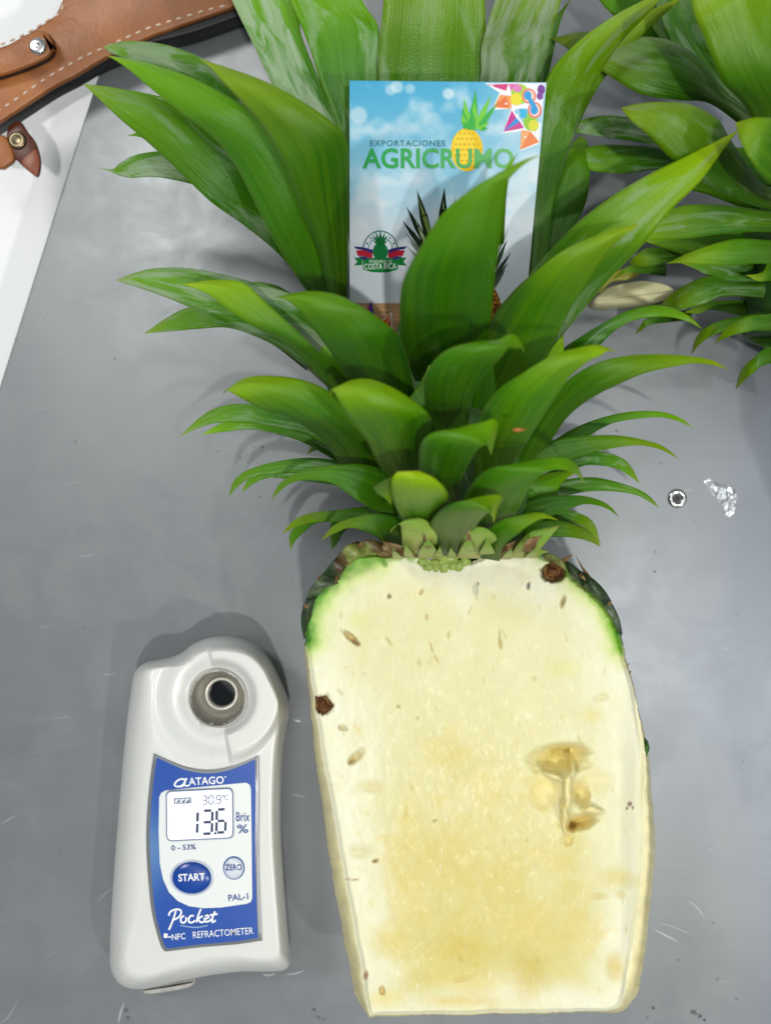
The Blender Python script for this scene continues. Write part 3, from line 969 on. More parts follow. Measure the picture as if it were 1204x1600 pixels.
# green zone under the rind at the shoulders
def band(pts, wd, colr, amt):
    global col
    pts = np.array(crom(pts, 8))
    dm = np.full(X.shape, 1e9)
    sel = np.where(Y < 1060)[0]
    xx, yy = X[sel], Y[sel]
    dd = np.full(xx.shape, 1e9)
    for q in pts:
        dd = np.minimum(dd, (xx - q[0]) ** 2 + (yy - q[1]) ** 2)
    dd = np.sqrt(dd) + 7 * fbm(xx / 14, yy / 14, 3)
    m = (1 - sst(0.15, 1.0, dd / wd)) * amt
    col[sel] = col[sel] * (1 - m[:, None]) + np.array(lin(*colr))[None] * m[:, None]


band([(474,998),(478,960),(500,918),(540,880),(585,862)], 60, (196,216,110), .85)
band([(880,880),(920,915),(955,955),(972,1010)], 46, (200,214,104), .8)
band([(474,998),(478,960),(500,918),(540,880),(585,862)], 34, (116,178,44), 1)
band([(890,886),(920,915),(955,955),(972,1010)], 26, (120,178,40), 1)
band([(474,998),(476,960),(496,918),(536,878)], 22, (58,122,22), 1)
band([(898,890),(926,915),(960,958),(972,1000)], 13, (60,124,24), 1)
band([(545,880),(560,866),(600,866),(640,868)], 15, (128,172,62), .9)
band([(640,862),(680,868),(740,872)], 12, (150,180,84), .8)
band([(780,856),(820,862),(860,868)], 14, (132,176,62), .85)
band([(596,868),(600,882)], 7, (96,150,36), .9)
band([(968,1000),(972,1020)], 9, (110,160,40), .9)

zz = z.reshape(R, N)
verts = [P(a, b, c_) for a, b, c_ in zip(X, Y, z)]
# side wall: flares just under the cut, then turns in to the table
side = []
outer_l = [(479,1002,0),(496,1177,3),(515,1296,8),(531,1409,13),(544,1485,15),(558,1550,13),(571,1580,4)]
sidec = []
levels = [(.0535, .25), (.048, .75), (.043, .92), (.0385, 1.0), (.034, 1.0), (.026, .9), (.015, .55), (.006, 0.0), (.0006, -1.0)]
cw = ol.mean(axis=0)


def flare(x, y):
    # extra photo pixels outside the face at the widest level
    if y < 1010:
        return 2.5
    if x < 640:
        v_ = np.interp(y, [1010, 1177, 1296, 1409, 1485, 1550, 1584], [3, 11, 17, 20, 19, 16, 3])
        return v_
    if x > 930:
        return 1.5 + (np.interp(y, [1010, 1100, 1182, 1258, 1328, 1420, 1496, 1545, 1572, 1580], [.5, .5, 6, 13, 18, 18, 20, 20, 8, 2])) * min(1, (x - 930) / 30.0)
    return 1.5


tan = np.roll(ol, -4, axis=0) - np.roll(ol, 4, axis=0)
nrm = np.stack([tan[:, 1], -tan[:, 0]], axis=1)
nrm /= np.linalg.norm(nrm, axis=1)[:, None] + 1e-9
if ((ol - cw) * nrm).sum() < 0:
    nrm = -nrm
sv = []
for li, (zl, fl) in enumerate(levels):
    for i in range(N):
        x, y = ol[i]
        fv = flare(x, y)
        rid = 1.2 * math.sin(li * 2.1 + i * .02) if y > 1010 else 0
        if fl >= 0:
            off = fv * fl + rid * .8
            # position in world, expressed from the widest silhouette
            q = P(x + nrm[i, 0] * off, y + nrm[i, 1] * off, max(zl, .034) if fl < 1 and zl < .034 else zl)
            if zl < .034:
                shrink = (1 - fl) * .010
                q = P(x + nrm[i, 0] * fv, y + nrm[i, 1] * fv, .034)
                q.x -= nrm[i, 0] * shrink
                q.y += nrm[i, 1] * shrink
                q.z = zl
        else:
            q = P(x + nrm[i, 0] * fv, y + nrm[i, 1] * fv, .034)
            q.x -= nrm[i, 0] * .018
            q.y += nrm[i, 1] * .018
            q.z = zl
        sv.append(q)
        gcol = np.array(lin(222, 212, 160)) * (1 - .12 * (li % 2)) * (1 + .25 * vn(np.array(i * .15), np.array(li * 1.7)))
        if y < 1010 and li > 0:
            gcol = np.array(lin(50, 84, 30))
        elif y < 1010:
            gcol = col[i]
        sidec.append(gcol)
nf = len(verts)
verts += sv
cols = np.concatenate([col, np.array(sidec)])
ii = np.arange(N)
jj = (ii + 1) % N
faces = []
for r in range(R - 1):
    faces += list(zip(r * N + ii, r * N + jj, (r + 1) * N + jj, (r + 1) * N + ii))
faces += list(zip(nf + ii, nf + jj, jj, ii))
for r in range(len(levels) - 1):
    faces += list(zip(nf + (r + 1) * N + ii, nf + (r + 1) * N + jj, nf + r * N + jj, nf + r * N + ii))
faces.append([nf + (len(levels) - 1) * N + i for i in range(N)])
faces = [tuple(int(q) for q in fc) for fc in faces]
flesh = mk("flesh", verts, faces, FLESH, pine, cols=cols)
bm = bmesh.new()
bm.from_mesh(flesh.data)
bmesh.ops.recalc_face_normals(bm, faces=bm.faces)
bm.to_mesh(flesh.data)
bm.free()


# rough rind scales round the shoulders
def blob(c, rx, ry, rz, seed, ang=0, n=10, m=7, jit=.25):
    vs, fs = [], []
    ca, sa = math.cos(ang), math.sin(ang)
    for i in range(m + 1):
        th = math.pi * i / m
        for j in range(n):
            ph = 2 * math.pi * j / n
            d = Vector((math.sin(th) * math.cos(ph), math.sin(th) * math.sin(ph), math.cos(th)))
            k = 1 + jit * mnoise.noise(d * 2.2 + Vector((seed * 3.1, seed, 0)))
            x, y, z_ = d.x * rx * k, d.y * ry * k, d.z * rz * k
            vs.append((c[0] + x * ca - y * sa, c[1] + x * sa + y * ca, c[2] + z_))
    for i in range(m):
        for j in range(n):
            k = (j + 1) % n
            fs.append((i * n + j, (i + 1) * n + j, (i + 1) * n + k, i * n + k))
    return vs, fs


rs = random.Random(4)
scale_pts = [(479,985,11,15),(482,962,12,14),(490,938,13,14),(503,918,13,13),(518,902,14,12),(535,888,13,12),(553,876,13,11),(572,866,14,10),(590,862,13,9),
             (864,878,13,9),(882,890,13,10),(900,904,13,11),(916,920,13,12),(932,936,13,13),(946,956,11,13),(957,978,8,13)]
for k, (x, y, rx, ry) in enumerate(scale_pts):
    s = K * (D - .045)
    qx_, qy_ = x + (730 - x) * .06, y + (1050 - y) * .06
    v, f = blob(P(qx_, qy_, .034), rx * s * 1.0, ry * s * 1.0, .017, k, 0, 16, 12, .3)
    mk("rind_scale", v, f, RIND, pine)


def rind_mat(name, lo, mid, hi):
    t = NT(name)
    n1 = t.noise(230, 5, .65, t.geo_pos())
    n2 = t.noise(90, 3, .5, t.geo_pos(), dist=.8)
    c = t.ramp(n1, [(.32, lo), (.5, mid), (.68, hi)]).outputs[0]
    c = t.mix(t.ramp(n2, [(.55, (0, 0, 0)), (.62, (.8, .8, .8))]).outputs[0], c, (.07, .03, .012))
    t.lk(c, t.b.inputs['Base Color'])
    t.lk(t.bump(n1, .5, .0012), t.b.inputs['Normal'])
    setp(t, Roughness=.38)
    return t.m


RD = rind_mat("rind_dark_green", (.008, .016, .006), (.02, .045, .014), (.06, .10, .03))
RG = rind_mat("rind_grey_green", (.02, .035, .02), (.06, .09, .045), (.13, .17, .09))
RO = rind_mat("rind_olive", (.05, .08, .012), (.16, .20, .04), (.30, .30, .09))
plates = [
    (RD, [(474,998,488,994,.053),(470,972,487,962,.056),(473,948,493,936,.057),(480,932,499,926,.054)]),
    (RG, [(476,940,496,934,.0545),(484,920,507,920,.058),(497,902,522,914,.058),(510,892,536,909,.054)]),
    (RD, [(500,902,530,908,.055),(512,886,534,897,.060),(524,872,541,886,.060),(536,862,551,877,.056)]),
    (RO, [(522,884,534,893,.057),(530,864,548,880,.062),(544,851,562,869,.063),(560,845,574,863,.059)]),
    (RO, [(552,858,564,872,.058),(566,845,580,865,.061),(586,844,594,864,.061),(606,856,606,866,.057)]),
    (RO, [(846,864,856,878,.056),(862,866,872,884,.059),(878,874,886,894,.059),(888,884,892,900,.056)]),
    (RD, [(874,872,882,890,.056),(888,878,894,900,.060),(902,888,906,912,.060),(914,900,914,922,.055)]),
    (RD, [(904,890,906,914,.057),(926,904,922,926,.061),(944,922,938,940,.060),(955,940,948,950,.055)]),
    (RG, [(946,930,940,944,.056),(958,947,953,957,.058),(967,966,962,978,.056),(972,990,968,1000,.053)]),
]
for m_, rows in plates:
    leaf(pine, rows, m_, .22, name="rind_scale", nu=10, per=6, th=.002)
for x, y, an, L_ in [(480,950,120,8),(500,906,120,7),(528,900,250,16),(560,856,60,12),(600,858,20,14),(880,876,35,18),(906,897,-50,14),(952,946,80,8)]:
    tx, ty = math.cos(math.radians(an)), -math.sin(math.radians(an))
    nx_, ny_ = -ty * 3.2, tx * 3.2
    leaf(pine, [(x - nx_, y - ny_, x + nx_, y + ny_, .0615), (x + tx * L_ * .45 - nx_ * .8, y + ty * L_ * .45 - ny_ * .8, x + tx * L_ * .45 + nx_ * .8, y + ty * L_ * .45 + ny_ * .8, .0635), (x + tx * L_, y + ty * L_, .0632)], DRY, .25, name="scale_bract", nu=4, per=3)
# tall spine on the right shoulder, little spines lower
leaf(pine, [(910,908,926,912,.054),(911,895,920,898,.057),(905,882,909,884,.059),(898,866,.060)], DRY, .2, name="scale_bract", nu=4, per=4)
leaf(pine, [(972,1045,976,1055,.05),(978,1040,980,1046,.05),(983,1034,.05)], DRY, .1, name="scale_bract", nu=4, per=3)
leaf(pine, [(976,1056,979,1062,.05),(981,1050,983,1054,.05),(987,1048,.05)], DRY, .1, name="scale_bract", nu=4, per=3)
s = K * (D - .05)
v, f = blob(P(1001, 1164, .046), 9 * s, 17 * s, .006, 5, .12, 14, 10, .25)
mk("rind_scale", v, f, simple("green_rind", (.04, .13, .015), .35, nscale=300, namp=.4), pine)
# brown eyes
def gem(pts, zc, name="eye"):
    cx = sum(p[0] for p in pts) / len(pts)
    cy = sum(p[1] for p in pts) / len(pts)
    n = len(pts)
    vs = [P(x, y, zc) for x, y in pts] + [P(cx + (x - cx) * .55 + rs.uniform(-2, 2), cy + (y - cy) * .55 + rs.uniform(-2, 2), zc - .0016) for x, y in pts] + [P(cx + 2, cy - 3, zc + .0002)]
    fs = [(i, (i + 1) % n, n + (i + 1) % n, n + i) for i in range(n)] + [(n + i, n + (i + 1) % n, 2 * n) for i in range(n)]
    return mk(name, vs, fs, BROWN, pine, smooth=False)


gem([(848,890),(854,882),(868,879),(880,886),(881,900),(868,907),(856,908),(850,900)], ZF - .0007)
gem([(492,1088),(500,1083),(510,1090),(521,1104),(508,1112),(499,1121),(494,1108)], ZF - .0007)

# pale green leaf bases cut through at the crown foot
for x, y, rx, ry in [(668,884,8,9),(679,884,7,10),(693,884,10,11),(706,883,8,9),(716,884,8,9),(700,872,14,7),(726,878,8,7),(658,878,7,7)]:
    v, f = blob(P(x, y, ZF - .0006), rx * s * 1.15, ry * s * 1.1, .0013, x, 0, 18, 10, .3)
    mk("cut_leaf_base", v, f, simple("cut_green", (.30, .40, .08), .35, nscale=400, namp=.25) if x == 668 else bpy.data.materials["cut_green"], pine)

# ------------------------------------------------------------------ printed card
card_tl, card_tr = P(546, 126, .078), P(853, 129, .078)
card_bl = P(548, 520, .036)
cu = (card_tr - card_tl)
cv = (card_bl - card_tl)
cn = cu.cross(cv).normalized()
if cn.z < 0:
    cn = -cn


def PC(x, y, off=0.0):
    o = Vector((0, 0, D))
    d = Vector(((x - 602) * K, (800 - y) * K, -1))
    p0 = card_tl + cn * (off + .0016 * math.sin(math.pi * min(1, max(0, (y - 126) / 394.0))) + .0010 * math.sin(math.pi * (x - 546) / 300.0))
    t_ = (p0 - o).dot(cn) / d.dot(cn)
    return o + d * t_


cardt = thing("printed_card", "small printed export card with blue sky, upright between the crown leaves", "card", PC(690, 500))
# background colours
gx, gy = 110, 140
X0, X1 = 546, 853


def right_edge(y):
    return 853 + (825 - 853) * (y - 129) / (431 - 129)


bok = [(560,180,14,.5),(700,145,9,.6),(600,300,26,.3),(640,240,24,.22),(560,360,20,.35),(725,160,12,.3),(620,135,10,.5),(675,190,16,.2),(590,200,18,.15),(800,300,30,.4),(830,260,26,.4),(575,330,30,.3),(650,290,30,.2),(700,330,30,.2),(610,140,9,.4),(640,138,8,.4)]
vs, cs = [], []
for j in range(gy + 1):
    y = 126 + (520 - 126) * j / gy
    for i in range(gx + 1):
        s_ = i / gx
        xr = right_edge(y)
        x = 546 * (1 - s_) + xr * s_
        yy = y + 3 * s_ * (1 - j / gy)
        vs.append(PC(x, yy, .00035))
        tt_ = np.clip((y - 126) / 290, 0, 1)
        xf = (x - 546) / 300
        a = np.array([70, 168, 208.]) * (1 - tt_) + np.array([222, 232, 240.]) * tt_
        wgt = float(np.clip((y - 300) / 90 + .15 * fbm(np.array(x / 30), np.array(y / 30)), 0, 1))
        a = a * (1 - wgt) + np.array([224, 230, 238.]) * wgt
        rgt = float(np.clip((xf - .6) * 1.8, 0, 1)) * .75
        a = a * (1 - rgt) + np.array([232, 244, 248.]) * rgt
        cl = float(np.clip(.9 * fbm(np.array(x / 38 + 5), np.array(y / 34)), 0, .5))
        a = a * (1 - cl) + 245 * cl
        for bx, by, br_, am in bok:
            dd_ = math.hypot(x - bx, y - by)
            if dd_ < br_ * 1.2:
                m_ = am * float(1 - sst(br_ * .75, br_ * 1.15, dd_))
                a = a * (1 - m_) + 245 * m_
        if y > 473:
            g_ = float(vn(np.array(x / 30), np.array(y * 1.1)))
            a = np.array([196, 152, 112.]) * (1 + .25 * g_)
        cs.append(lin(*[min(255, max(0, q)) for q in a]))
fs = [(j * (gx + 1) + i, j * (gx + 1) + i + 1, (j + 1) * (gx + 1) + i + 1, (j + 1) * (gx + 1) + i) for j in range(gy) for i in range(gx)]
# card stock: thin bent sheet
cb, cf_ = [], []
gm, gn = 16, 24
for lay in (.0002, -.0003):
    for j in range(gn + 1):
        y = 126 + 394 * j / gn
        for i in range(gm + 1):
            s_ = i / gm
            cb.append(PC(546 * (1 - s_) + right_edge(y) * s_, y + 3 * s_ * (1 - j / gn), lay))
q_ = (gm + 1) * (gn + 1)
for j in range(gn):
    for i in range(gm):
        a_ = j * (gm + 1) + i
        cf_.append((a_, a_ + 1, a_ + gm + 2, a_ + gm + 1))
        cf_.append((q_ + a_ + gm + 1, q_ + a_ + gm + 2, q_ + a_ + 1, q_ + a_))
for i in range(gm):
    cf_.append((i, q_ + i, q_ + i + 1, i + 1))
    b_ = gn * (gm + 1) + i
    cf_.append((b_ + 1, q_ + b_ + 1, q_ + b_, b_))
for j in range(gn):
    a_ = j * (gm + 1)
    cf_.append((a_ + gm + 1, q_ + a_ + gm + 1, q_ + a_, a_))
    b_ = a_ + gm
    cf_.append((b_, q_ + b_, q_ + b_ + gm + 1, b_ + gm + 1))
cs_o = mk("card_stock", cb, cf_, simple("card_white", (.8, .8, .8), .4), cardt, smooth=False)
mk("printed_sky", vs, fs, PRINT, cs_o, smooth=False, cols=cs)


class Layer:
    """flat printed shapes joined into one mesh with a colour per shape"""

    def __init__(self, mapf):
        self.v, self.f, self.c, self.mapf, self.k = [], [], [], mapf, 0

    def poly(self, pts, rgb, rgb2=None):
        self.k += 1
        off = self.k * .0000022
        b = len(self.v)
        cx = [p[0] for p in pts]
        for p in pts:
            self.v.append(self.mapf(p[0], p[1], off))
            if rgb2 is not None:
                t_ = (p[0] - min(cx)) / (max(cx) - min(cx) + 1e-6)
                self.c.append(lin(*[a_ * (1 - t_) + b_ * t_ for a_, b_ in zip(rgb, rgb2)]))
            else:
                self.c.append(lin(*rgb))
        self.f.append(tuple(range(b, b + len(pts))))

    def ell(self, cx, cy, rx, ry, rgb, n=22, a0=0, a1=360, ang=0):
        pts = []
        ca, sa = math.cos(math.radians(ang)), math.sin(math.radians(ang))
        for i in range(n):
            a = math.radians(a0 + (a1 - a0) * i / (n if a1 - a0 == 360 else n - 1))
            x, y = rx * math.cos(a), ry * math.sin(a)
            pts.append((cx + x * ca - y * sa, cy + x * sa + y * ca))
        self.poly(pts, rgb)

    def stroke(self, pts, wd, rgb, per=6, closed=False, taper=False):
        pp = crom(pts, per, closed) if len(pts) > 2 else [np.array(p, float) for p in pts]
        n = len(pp)
        Lp, Rp = [], []
        for i, p in enumerate(pp):
            q = (pp[(i + 1) % n] if closed else pp[min(i + 1, n - 1)]) - (pp[i - 1] if closed or i > 0 else pp[0])
            l_ = math.hypot(*q) or 1
            w_ = wd * (1 - .85 * i / n if taper else 1)
            nn = np.array([-q[1], q[0]]) / l_ * w_ / 2
            Lp.append(p + nn)
            Rp.append(p - nn)
        self.k += 1
        off = self.k * .0000022
        b = len(self.v)
        for a_, b_ in zip(Lp, Rp):
            self.v.append(self.mapf(a_[0], a_[1], off))
            self.v.append(self.mapf(b_[0], b_[1], off))
            self.c += [lin(*rgb)] * 2
        for i in range(n if closed else n - 1):
            j = (i + 1) % n
            self.f.append((b + 2 * i, b + 2 * i + 1, b + 2 * j + 1, b + 2 * j))

    def text(self, s, x0, x1, yb0, yb1, cap, rgb, rgb2=None, bold=0.0, shear=0.0, spacing=1.0):
        cu_ = bpy.data.curves.new("txt", 'FONT')
        cu_.body = s
        cu_.offset = bold
        cu_.shear = shear
        cu_.space_character = spacing
        cu_.resolution_u = 3
        to = bpy.data.objects.new("txt", cu_)
        COL.objects.link(to)
        bpy.context.view_layer.update()
        me = bpy.data.meshes.new_from_object(to.evaluated_get(bpy.context.evaluated_depsgraph_get()))
        vx = [v_.co.x for v_ in me.vertices]
        mn, mx = min(vx), max(vx)
        capu = .70
        self.k += 1
        off = self.k * .0000022
        b = len(self.v)
        for v_ in me.vertices:
            t_ = (v_.co.x - mn) / (mx - mn)
            ang = math.atan2(yb1 - yb0, x1 - x0)
            hx, hy = -math.sin(-ang) * 0, 0
            X_ = x0 + (x1 - x0) * t_ + math.sin(ang) * v_.co.y / capu * cap
            Y_ = yb0 + (yb1 - yb0) * t_ - math.cos(ang) * v_.co.y / capu * cap
            self.v.append(self.mapf(X_, Y_, off))
            if rgb2 is not None:
                self.c.append(lin(*[a_ * (1 - t_) + b_ * t_ for a_, b_ in zip(rgb, rgb2)]))
            else:
                self.c.append(lin(*rgb))
        for p in me.polygons:
            self.f.append(tuple(b + i for i in p.vertices))
        bpy.data.objects.remove(to)
        bpy.data.meshes.remove(me)

    def build(self, name, mat, parent):
        return mk(name, self.v, self.f, mat, parent, smooth=False, cols=self.c)


cmap = lambda off0: (lambda x, y, o_: PC(x, y, off0 + o_))
# little yellow pineapple logo
lg = Layer(cmap(.00040))
lg.ell(729, 234, 25, 34, (240, 205, 50), 30)
lg.ell(724, 230, 17, 26, (248, 218, 70), 26)
for a in range(-3, 4):
    for b in range(-3, 4):
        x, y = 729 + a * 7 + (b % 2) * 3.5, 234 + b * 8.6
        if ((x - 729) / 22) ** 2 + ((y - 234) / 30) ** 2 < 1:
            lg.poly([(x - 2.4, y), (x, y - 2.4), (x + 2.4, y), (x, y + 2.4)], (222, 178, 40))
gr1, gr2 = (64, 178, 74), (120, 204, 66)
for (bx, by, tx, ty, wd, c_) in [(738,198,743,140,13,gr1),(732,198,724,152,10,gr2),(745,198,767,148,10,gr2),(728,200,722,168,9,gr1),(750,198,770,168,9,gr1),(726,196,721,178,8,gr2),(750,196,778,160,8,gr1),(730,200,722,190,8,gr1),(748,202,765,190,7,gr2),(740,202,741,160,14,gr2),(736,203,738,172,12,gr1),(752,202,762,200,6,gr1)]:
    dx_, dy_ = tx - bx, ty - by
    l_ = math.hypot(dx_, dy_)
    nx_, ny_ = -dy_ / l_ * wd / 2, dx_ / l_ * wd / 2
    lg.poly([(bx - nx_, by - ny_), (bx + dx_ * .45 - nx_ * .9, by + dy_ * .45 - ny_ * .9), (tx, ty), (bx + dx_ * .45 + nx_ * .9, by + dy_ * .45 + ny_ * .9), (bx + nx_, by + ny_)], c_)
lg.build("logo_pineapple", PRINT, cs_o)
tx_ = Layer(cmap(.00052))
tx_.text("EXPORTACIONES", 578, 695, 228, 228, 9, (52, 120, 120), bold=.008, spacing=1.15)
tx_.text("AGRICRUMO", 566, 802, 262, 262, 30, (40, 160, 74), (120, 190, 120), bold=.022)
tx_.build("lettering", PRINT, cs_o)
# bright folk pattern in the corner
st = Layer(cmap(.00040))
W = (250, 250, 250)


def star(cx, cy, r, c1, c2, a0, n=4, inner=.36):
    for k in range(n):
        a = a0 + k * 2 * math.pi / n
        tip = (cx + r * math.cos(a), cy + r * math.sin(a))
        l_ = (cx + r * inner * math.cos(a - math.pi / n), cy + r * inner * math.sin(a - math.pi / n))
        q_ = (cx + r * inner * math.cos(a + math.pi / n), cy + r * inner * math.sin(a + math.pi / n))
        st.poly([(cx, cy), l_, tip], c1)
        st.poly([(cx, cy), tip, q_], c2)


st.poly([(757,130),(815,130),(850,131),(842,225),(812,236),(815,205),(785,208),(798,170),(768,172),(780,145)], (244, 244, 248))
st.poly([(760,132),(794,131),(790,142)], (214, 60, 130))
st.poly([(794,131),(812,131),(800,150)], (226, 110, 180))
st.poly([(781,148),(770,168),(798,170),(800,150)], (244, 160, 96))
st.poly([(772,166),(790,150),(795,168)], (232, 120, 70))
st.poly([(786,206),(799,172),(806,184)], (206, 60, 150))
st.poly([(786,206),(806,184),(812,190)], (60, 150, 220))
st.poly([(786,206),(812,190),(818,200)], (210, 80, 150))
st.poly([(812,234),(814,203),(828,205)], (246, 178, 120))
st.poly([(812,234),(828,205),(842,222)], (240, 140, 90))
st.ell(812, 147, 14, 16, (170, 210, 70))
st.ell(806, 155, 9, 10, (236, 224, 60))
st.ell(828, 190, 11, 14, (150, 206, 70))
st.ell(833, 196, 8, 9, (220, 222, 70))
st.ell(808, 138, 7, 6, (226, 130, 190))
st.ell(826, 150, 11, 12, (236, 130, 120))
st.ell(826, 150, 8, 9, (250, 214, 190))
st.ell(824, 149, 6, 7, (50, 160, 220))
st.ell(835, 172, 11, 13, (236, 130, 120))
st.ell(835, 172, 8, 10, (250, 214, 190))
st.ell(834, 172, 6, 7, (50, 160, 220))
st.poly([(822,152),(828,150),(838,166),(832,172)], (50, 160, 220))
st.poly([(812,170),(823,170),(822,184),(812,183)], (60, 186, 226))
st.ell(845, 140, 6, 8, (120, 60, 150))
st.ell(843, 150, 5, 6, (130, 70, 160))
for a, b in [(768,134),(808,180),(790,162),(820,214)]:
    st.ell(a, b, 2, 1.4, W, 8)
st.build("folk_pattern", PRINT, cs_o)
# round badge with ribbon
bd = Layer(cmap(.00040))
bd.stroke([(569 + 27 * math.cos(math.radians(a)) + 25, 391 - 30 * math.sin(math.radians(a))) for a in range(0, 181, 15)], 1.8, (30, 110, 84))
bd.stroke([(594 + 19 * math.cos(math.radians(a)), 391 - 21 * math.sin(math.radians(a))) for a in range(0, 181, 15)], 1.2, (30, 110, 84))
for a in (25, 50, 130, 155):
    bd.ell(594 + 23 * math.cos(math.radians(a)), 391 - 25 * math.sin(math.radians(a)), 1.6, 1.6, (30, 90, 80), 6)
for sgn in (-1, 1):
    X_ = lambda q: 594 + sgn * q
    bd.poly([(X_(12), 390), (X_(28), 386), (X_(41), 385), (X_(38), 389), (X_(26), 391), (X_(12), 396)], (60, 50, 120))
    bd.poly([(X_(12), 396), (X_(26), 391), (X_(38), 391), (X_(35), 400), (X_(24), 400), (X_(13), 405)], (190, 36, 56))
    bd.poly([(X_(14), 405), (X_(24), 400), (X_(34), 401), (X_(32), 406), (X_(16), 408)], (70, 60, 120))
    bd.poly([(X_(28), 404), (X_(41), 402), (X_(36), 409), (X_(41), 415), (X_(28), 414)], (26, 130, 60))
bd.poly([(567, 407), (580, 403), (594, 402), (608, 403), (622, 407), (621, 421), (608, 425), (594, 426), (580, 425), (567, 421)], (24, 138, 62))
bd.ell(594, 393, 12, 14, (22, 120, 60), 20)
for (tx, ty) in [(594,358),(586,361),(602,361),(581,366),(607,366),(580,374),(608,374)]:
    bd.poly([(590, 384), (tx, ty), (598, 384)], (18, 108, 56))
bd.text("PINEAPPLE OF", 577, 612, 411, 411, 5, (235, 245, 235))
bd.text("COSTA RICA", 569, 619, 421, 420, 9, (250, 252, 250), bold=.01)
bd.build("round_badge", PRINT, cs_o)
# printed pineapple photo, mostly hidden
ph = Layer(cmap(.00040))
for (bx, by, tx, ty, wd, c_) in [(672,380,651,296,14,(30,44,22)),(674,372,653,310,7,(120,140,70)),(690,370,694,292,14,(20,40,26)),(694,372,692,312,5,(150,170,120)),(668,386,634,322,10,(24,40,24)),(664,392,628,344,9,(28,44,30)),(668,388,648,342,5,(160,170,130)),
                                 (662,400,632,362,5,(110,120,110)),(664,404,634,372,4,(130,140,130)),(700,360,712,304,3,(110,130,110)),(660,410,634,384,4,(150,160,150)),
                                 (772,420,792,374,7,(40,58,40)),(772,432,798,394,6,(50,62,46)),(770,440,794,410,5,(60,72,58)),(770,446,790,420,5,(80,86,70)),(770,410,794,360,3,(120,130,120)),(770,450,786,428,4,(90,96,80)),(772,400,795,352,2,(150,160,150))]:
    dx_, dy_ = tx - bx, ty - by
    l_ = math.hypot(dx_, dy_)
    nx_, ny_ = -dy_ / l_ * wd / 2, dx_ / l_ * wd / 2
    ph.poly([(bx - nx_, by - ny_), (bx + dx_ * .5 - nx_ * .9, by + dy_ * .5 - ny_ * .9), (tx, ty), (bx + dx_ * .5 + nx_ * .9, by + dy_ * .5 + ny_ * .9), (bx + nx_, by + ny_)], c_)
ph.ell(745, 490, 38, 56, (150, 92, 34), 30)
for a in range(0, 14):
    for b in range(0, 14):
        x, y = 708 + a * 5.6 + (b % 2) * 2.8, 440 + b * 6.5
        if ((x - 745) / 36) ** 2 + ((y - 490) / 53) ** 2 < 1:
            ph.ell(x, y, 2.3, 2.6, (206, 146, 52) if (a + b) % 3 else (110, 60, 24), 7)
ph.build("photo_print", PRINT, cs_o)
fp = Layer(cmap(.00046))
fp.poly([(572,492),(580,470),(584,492)], (70, 60, 170))
fp.poly([(570,492),(577,473),(578,492)], (170, 60, 120))
fp.poly([(592,506),(612,487),(612,518)], (240, 236, 230))
fp.poly([(594,505),(610,490),(603,515)], (226, 110, 50))
fp.poly([(604,512),(611,492),(610,517)], (200, 70, 40))
fp.poly([(612,520),(624,512),(624,520)], (190, 40, 90))
fp.build("folk_border", PRINT, cs_o)

# ------------------------------------------------------------------ refractometer
dev = thing("refractometer", "white handheld refractometer with blue label and lit display, left of the pineapple", "refractometer", P(312, 1290, 0))
out = [(286,1019),(300,1008),(322,999),(350,996),(378,1001),(402,1013),(420,1033),(434,1060),(446,1088),(451,1112),(446,1140),(441,1175),(438,1240),(438,1300),(441,1360),(446,1430),(451,1490),(452,1506),(445,1515),(425,1518),(380,1518),(340,1522),(305,1528),(262,1537),(222,1545),(198,1543),(182,1532),(173,1512),(172,1480),(174,1430),(180,1340),(188,1240),(197,1140),(206,1072),(211,1050),(224,1038),(245,1033),(268,1028)]
do = np.array(crom(out, 9, True))
M = len(do)
ds0, ds1 = np.array([335., 1092.]), np.array([315., 1400.])
di = np.array([spine_pt(p, ds0, ds1) for p in do])
RR = 110
tt = np.linspace(0, 1, RR) ** 1.3
PX = (do[None, :, 0] * (1 - tt[:, None]) + di[None, :, 0] * tt[:, None])
PY = (do[None, :, 1] * (1 - tt[:, None]) + di[None, :, 1] * tt[:, None])
DD = tt[:, None] * np.linalg.norm(do - di, axis=1)[None, :]
Rw = np.zeros(M)
for i, (x, y) in enumerate(do):
    if y > 1500:
        Rw[i] = 30
    elif x < 300 and y > 1060:
        Rw[i] = 44
    elif x > 400:
        Rw[i] = 16
    else:
        Rw[i] = 22
ker = np.ones(25) / 25
Rw = np.convolve(np.concatenate([Rw[-12:], Rw, Rw[:12]]), ker, 'valid')
tq = np.clip(DD / Rw[None, :], 0, 1)
ZB, ZT = .012, .0272
HZ = ZB + (ZT - ZB) * (1 - (1 - tq) ** 2.1) ** .62
# head: raised crescent on the right of the cup, dish on the left
HX, HY = 341., 1090.
r = np.hypot(PX - HX, PY - HY)
ang = np.degrees(np.arctan2(-(PY - HY), PX - HX))        # 0 right, 90 up
side_r = (HX + 10 - PX) * 0
crescent = sst(-80, -77, ang) * (1 - sst(99, 102, ang))
ring = sst(46, 62, r)
raise_ = .0032 * crescent * ring * (1 - sst(92, 104, r))
HZ = HZ + raise_ * tq
dish = (1 - sst(44, 66, r))
HZ = HZ - .0016 * dish
left_ring = (1 - crescent) * (np.exp(-((r - 74) / 9) ** 2)) * .0004
HZ = HZ + left_ring * tq
# waist groove round head/handle on the lower left
HZ = HZ - .0010 * np.exp(-((r - 96) / 12) ** 2) * (1 - crescent) * tq
# cup well
HZ = np.where(r < 41, .010, HZ)
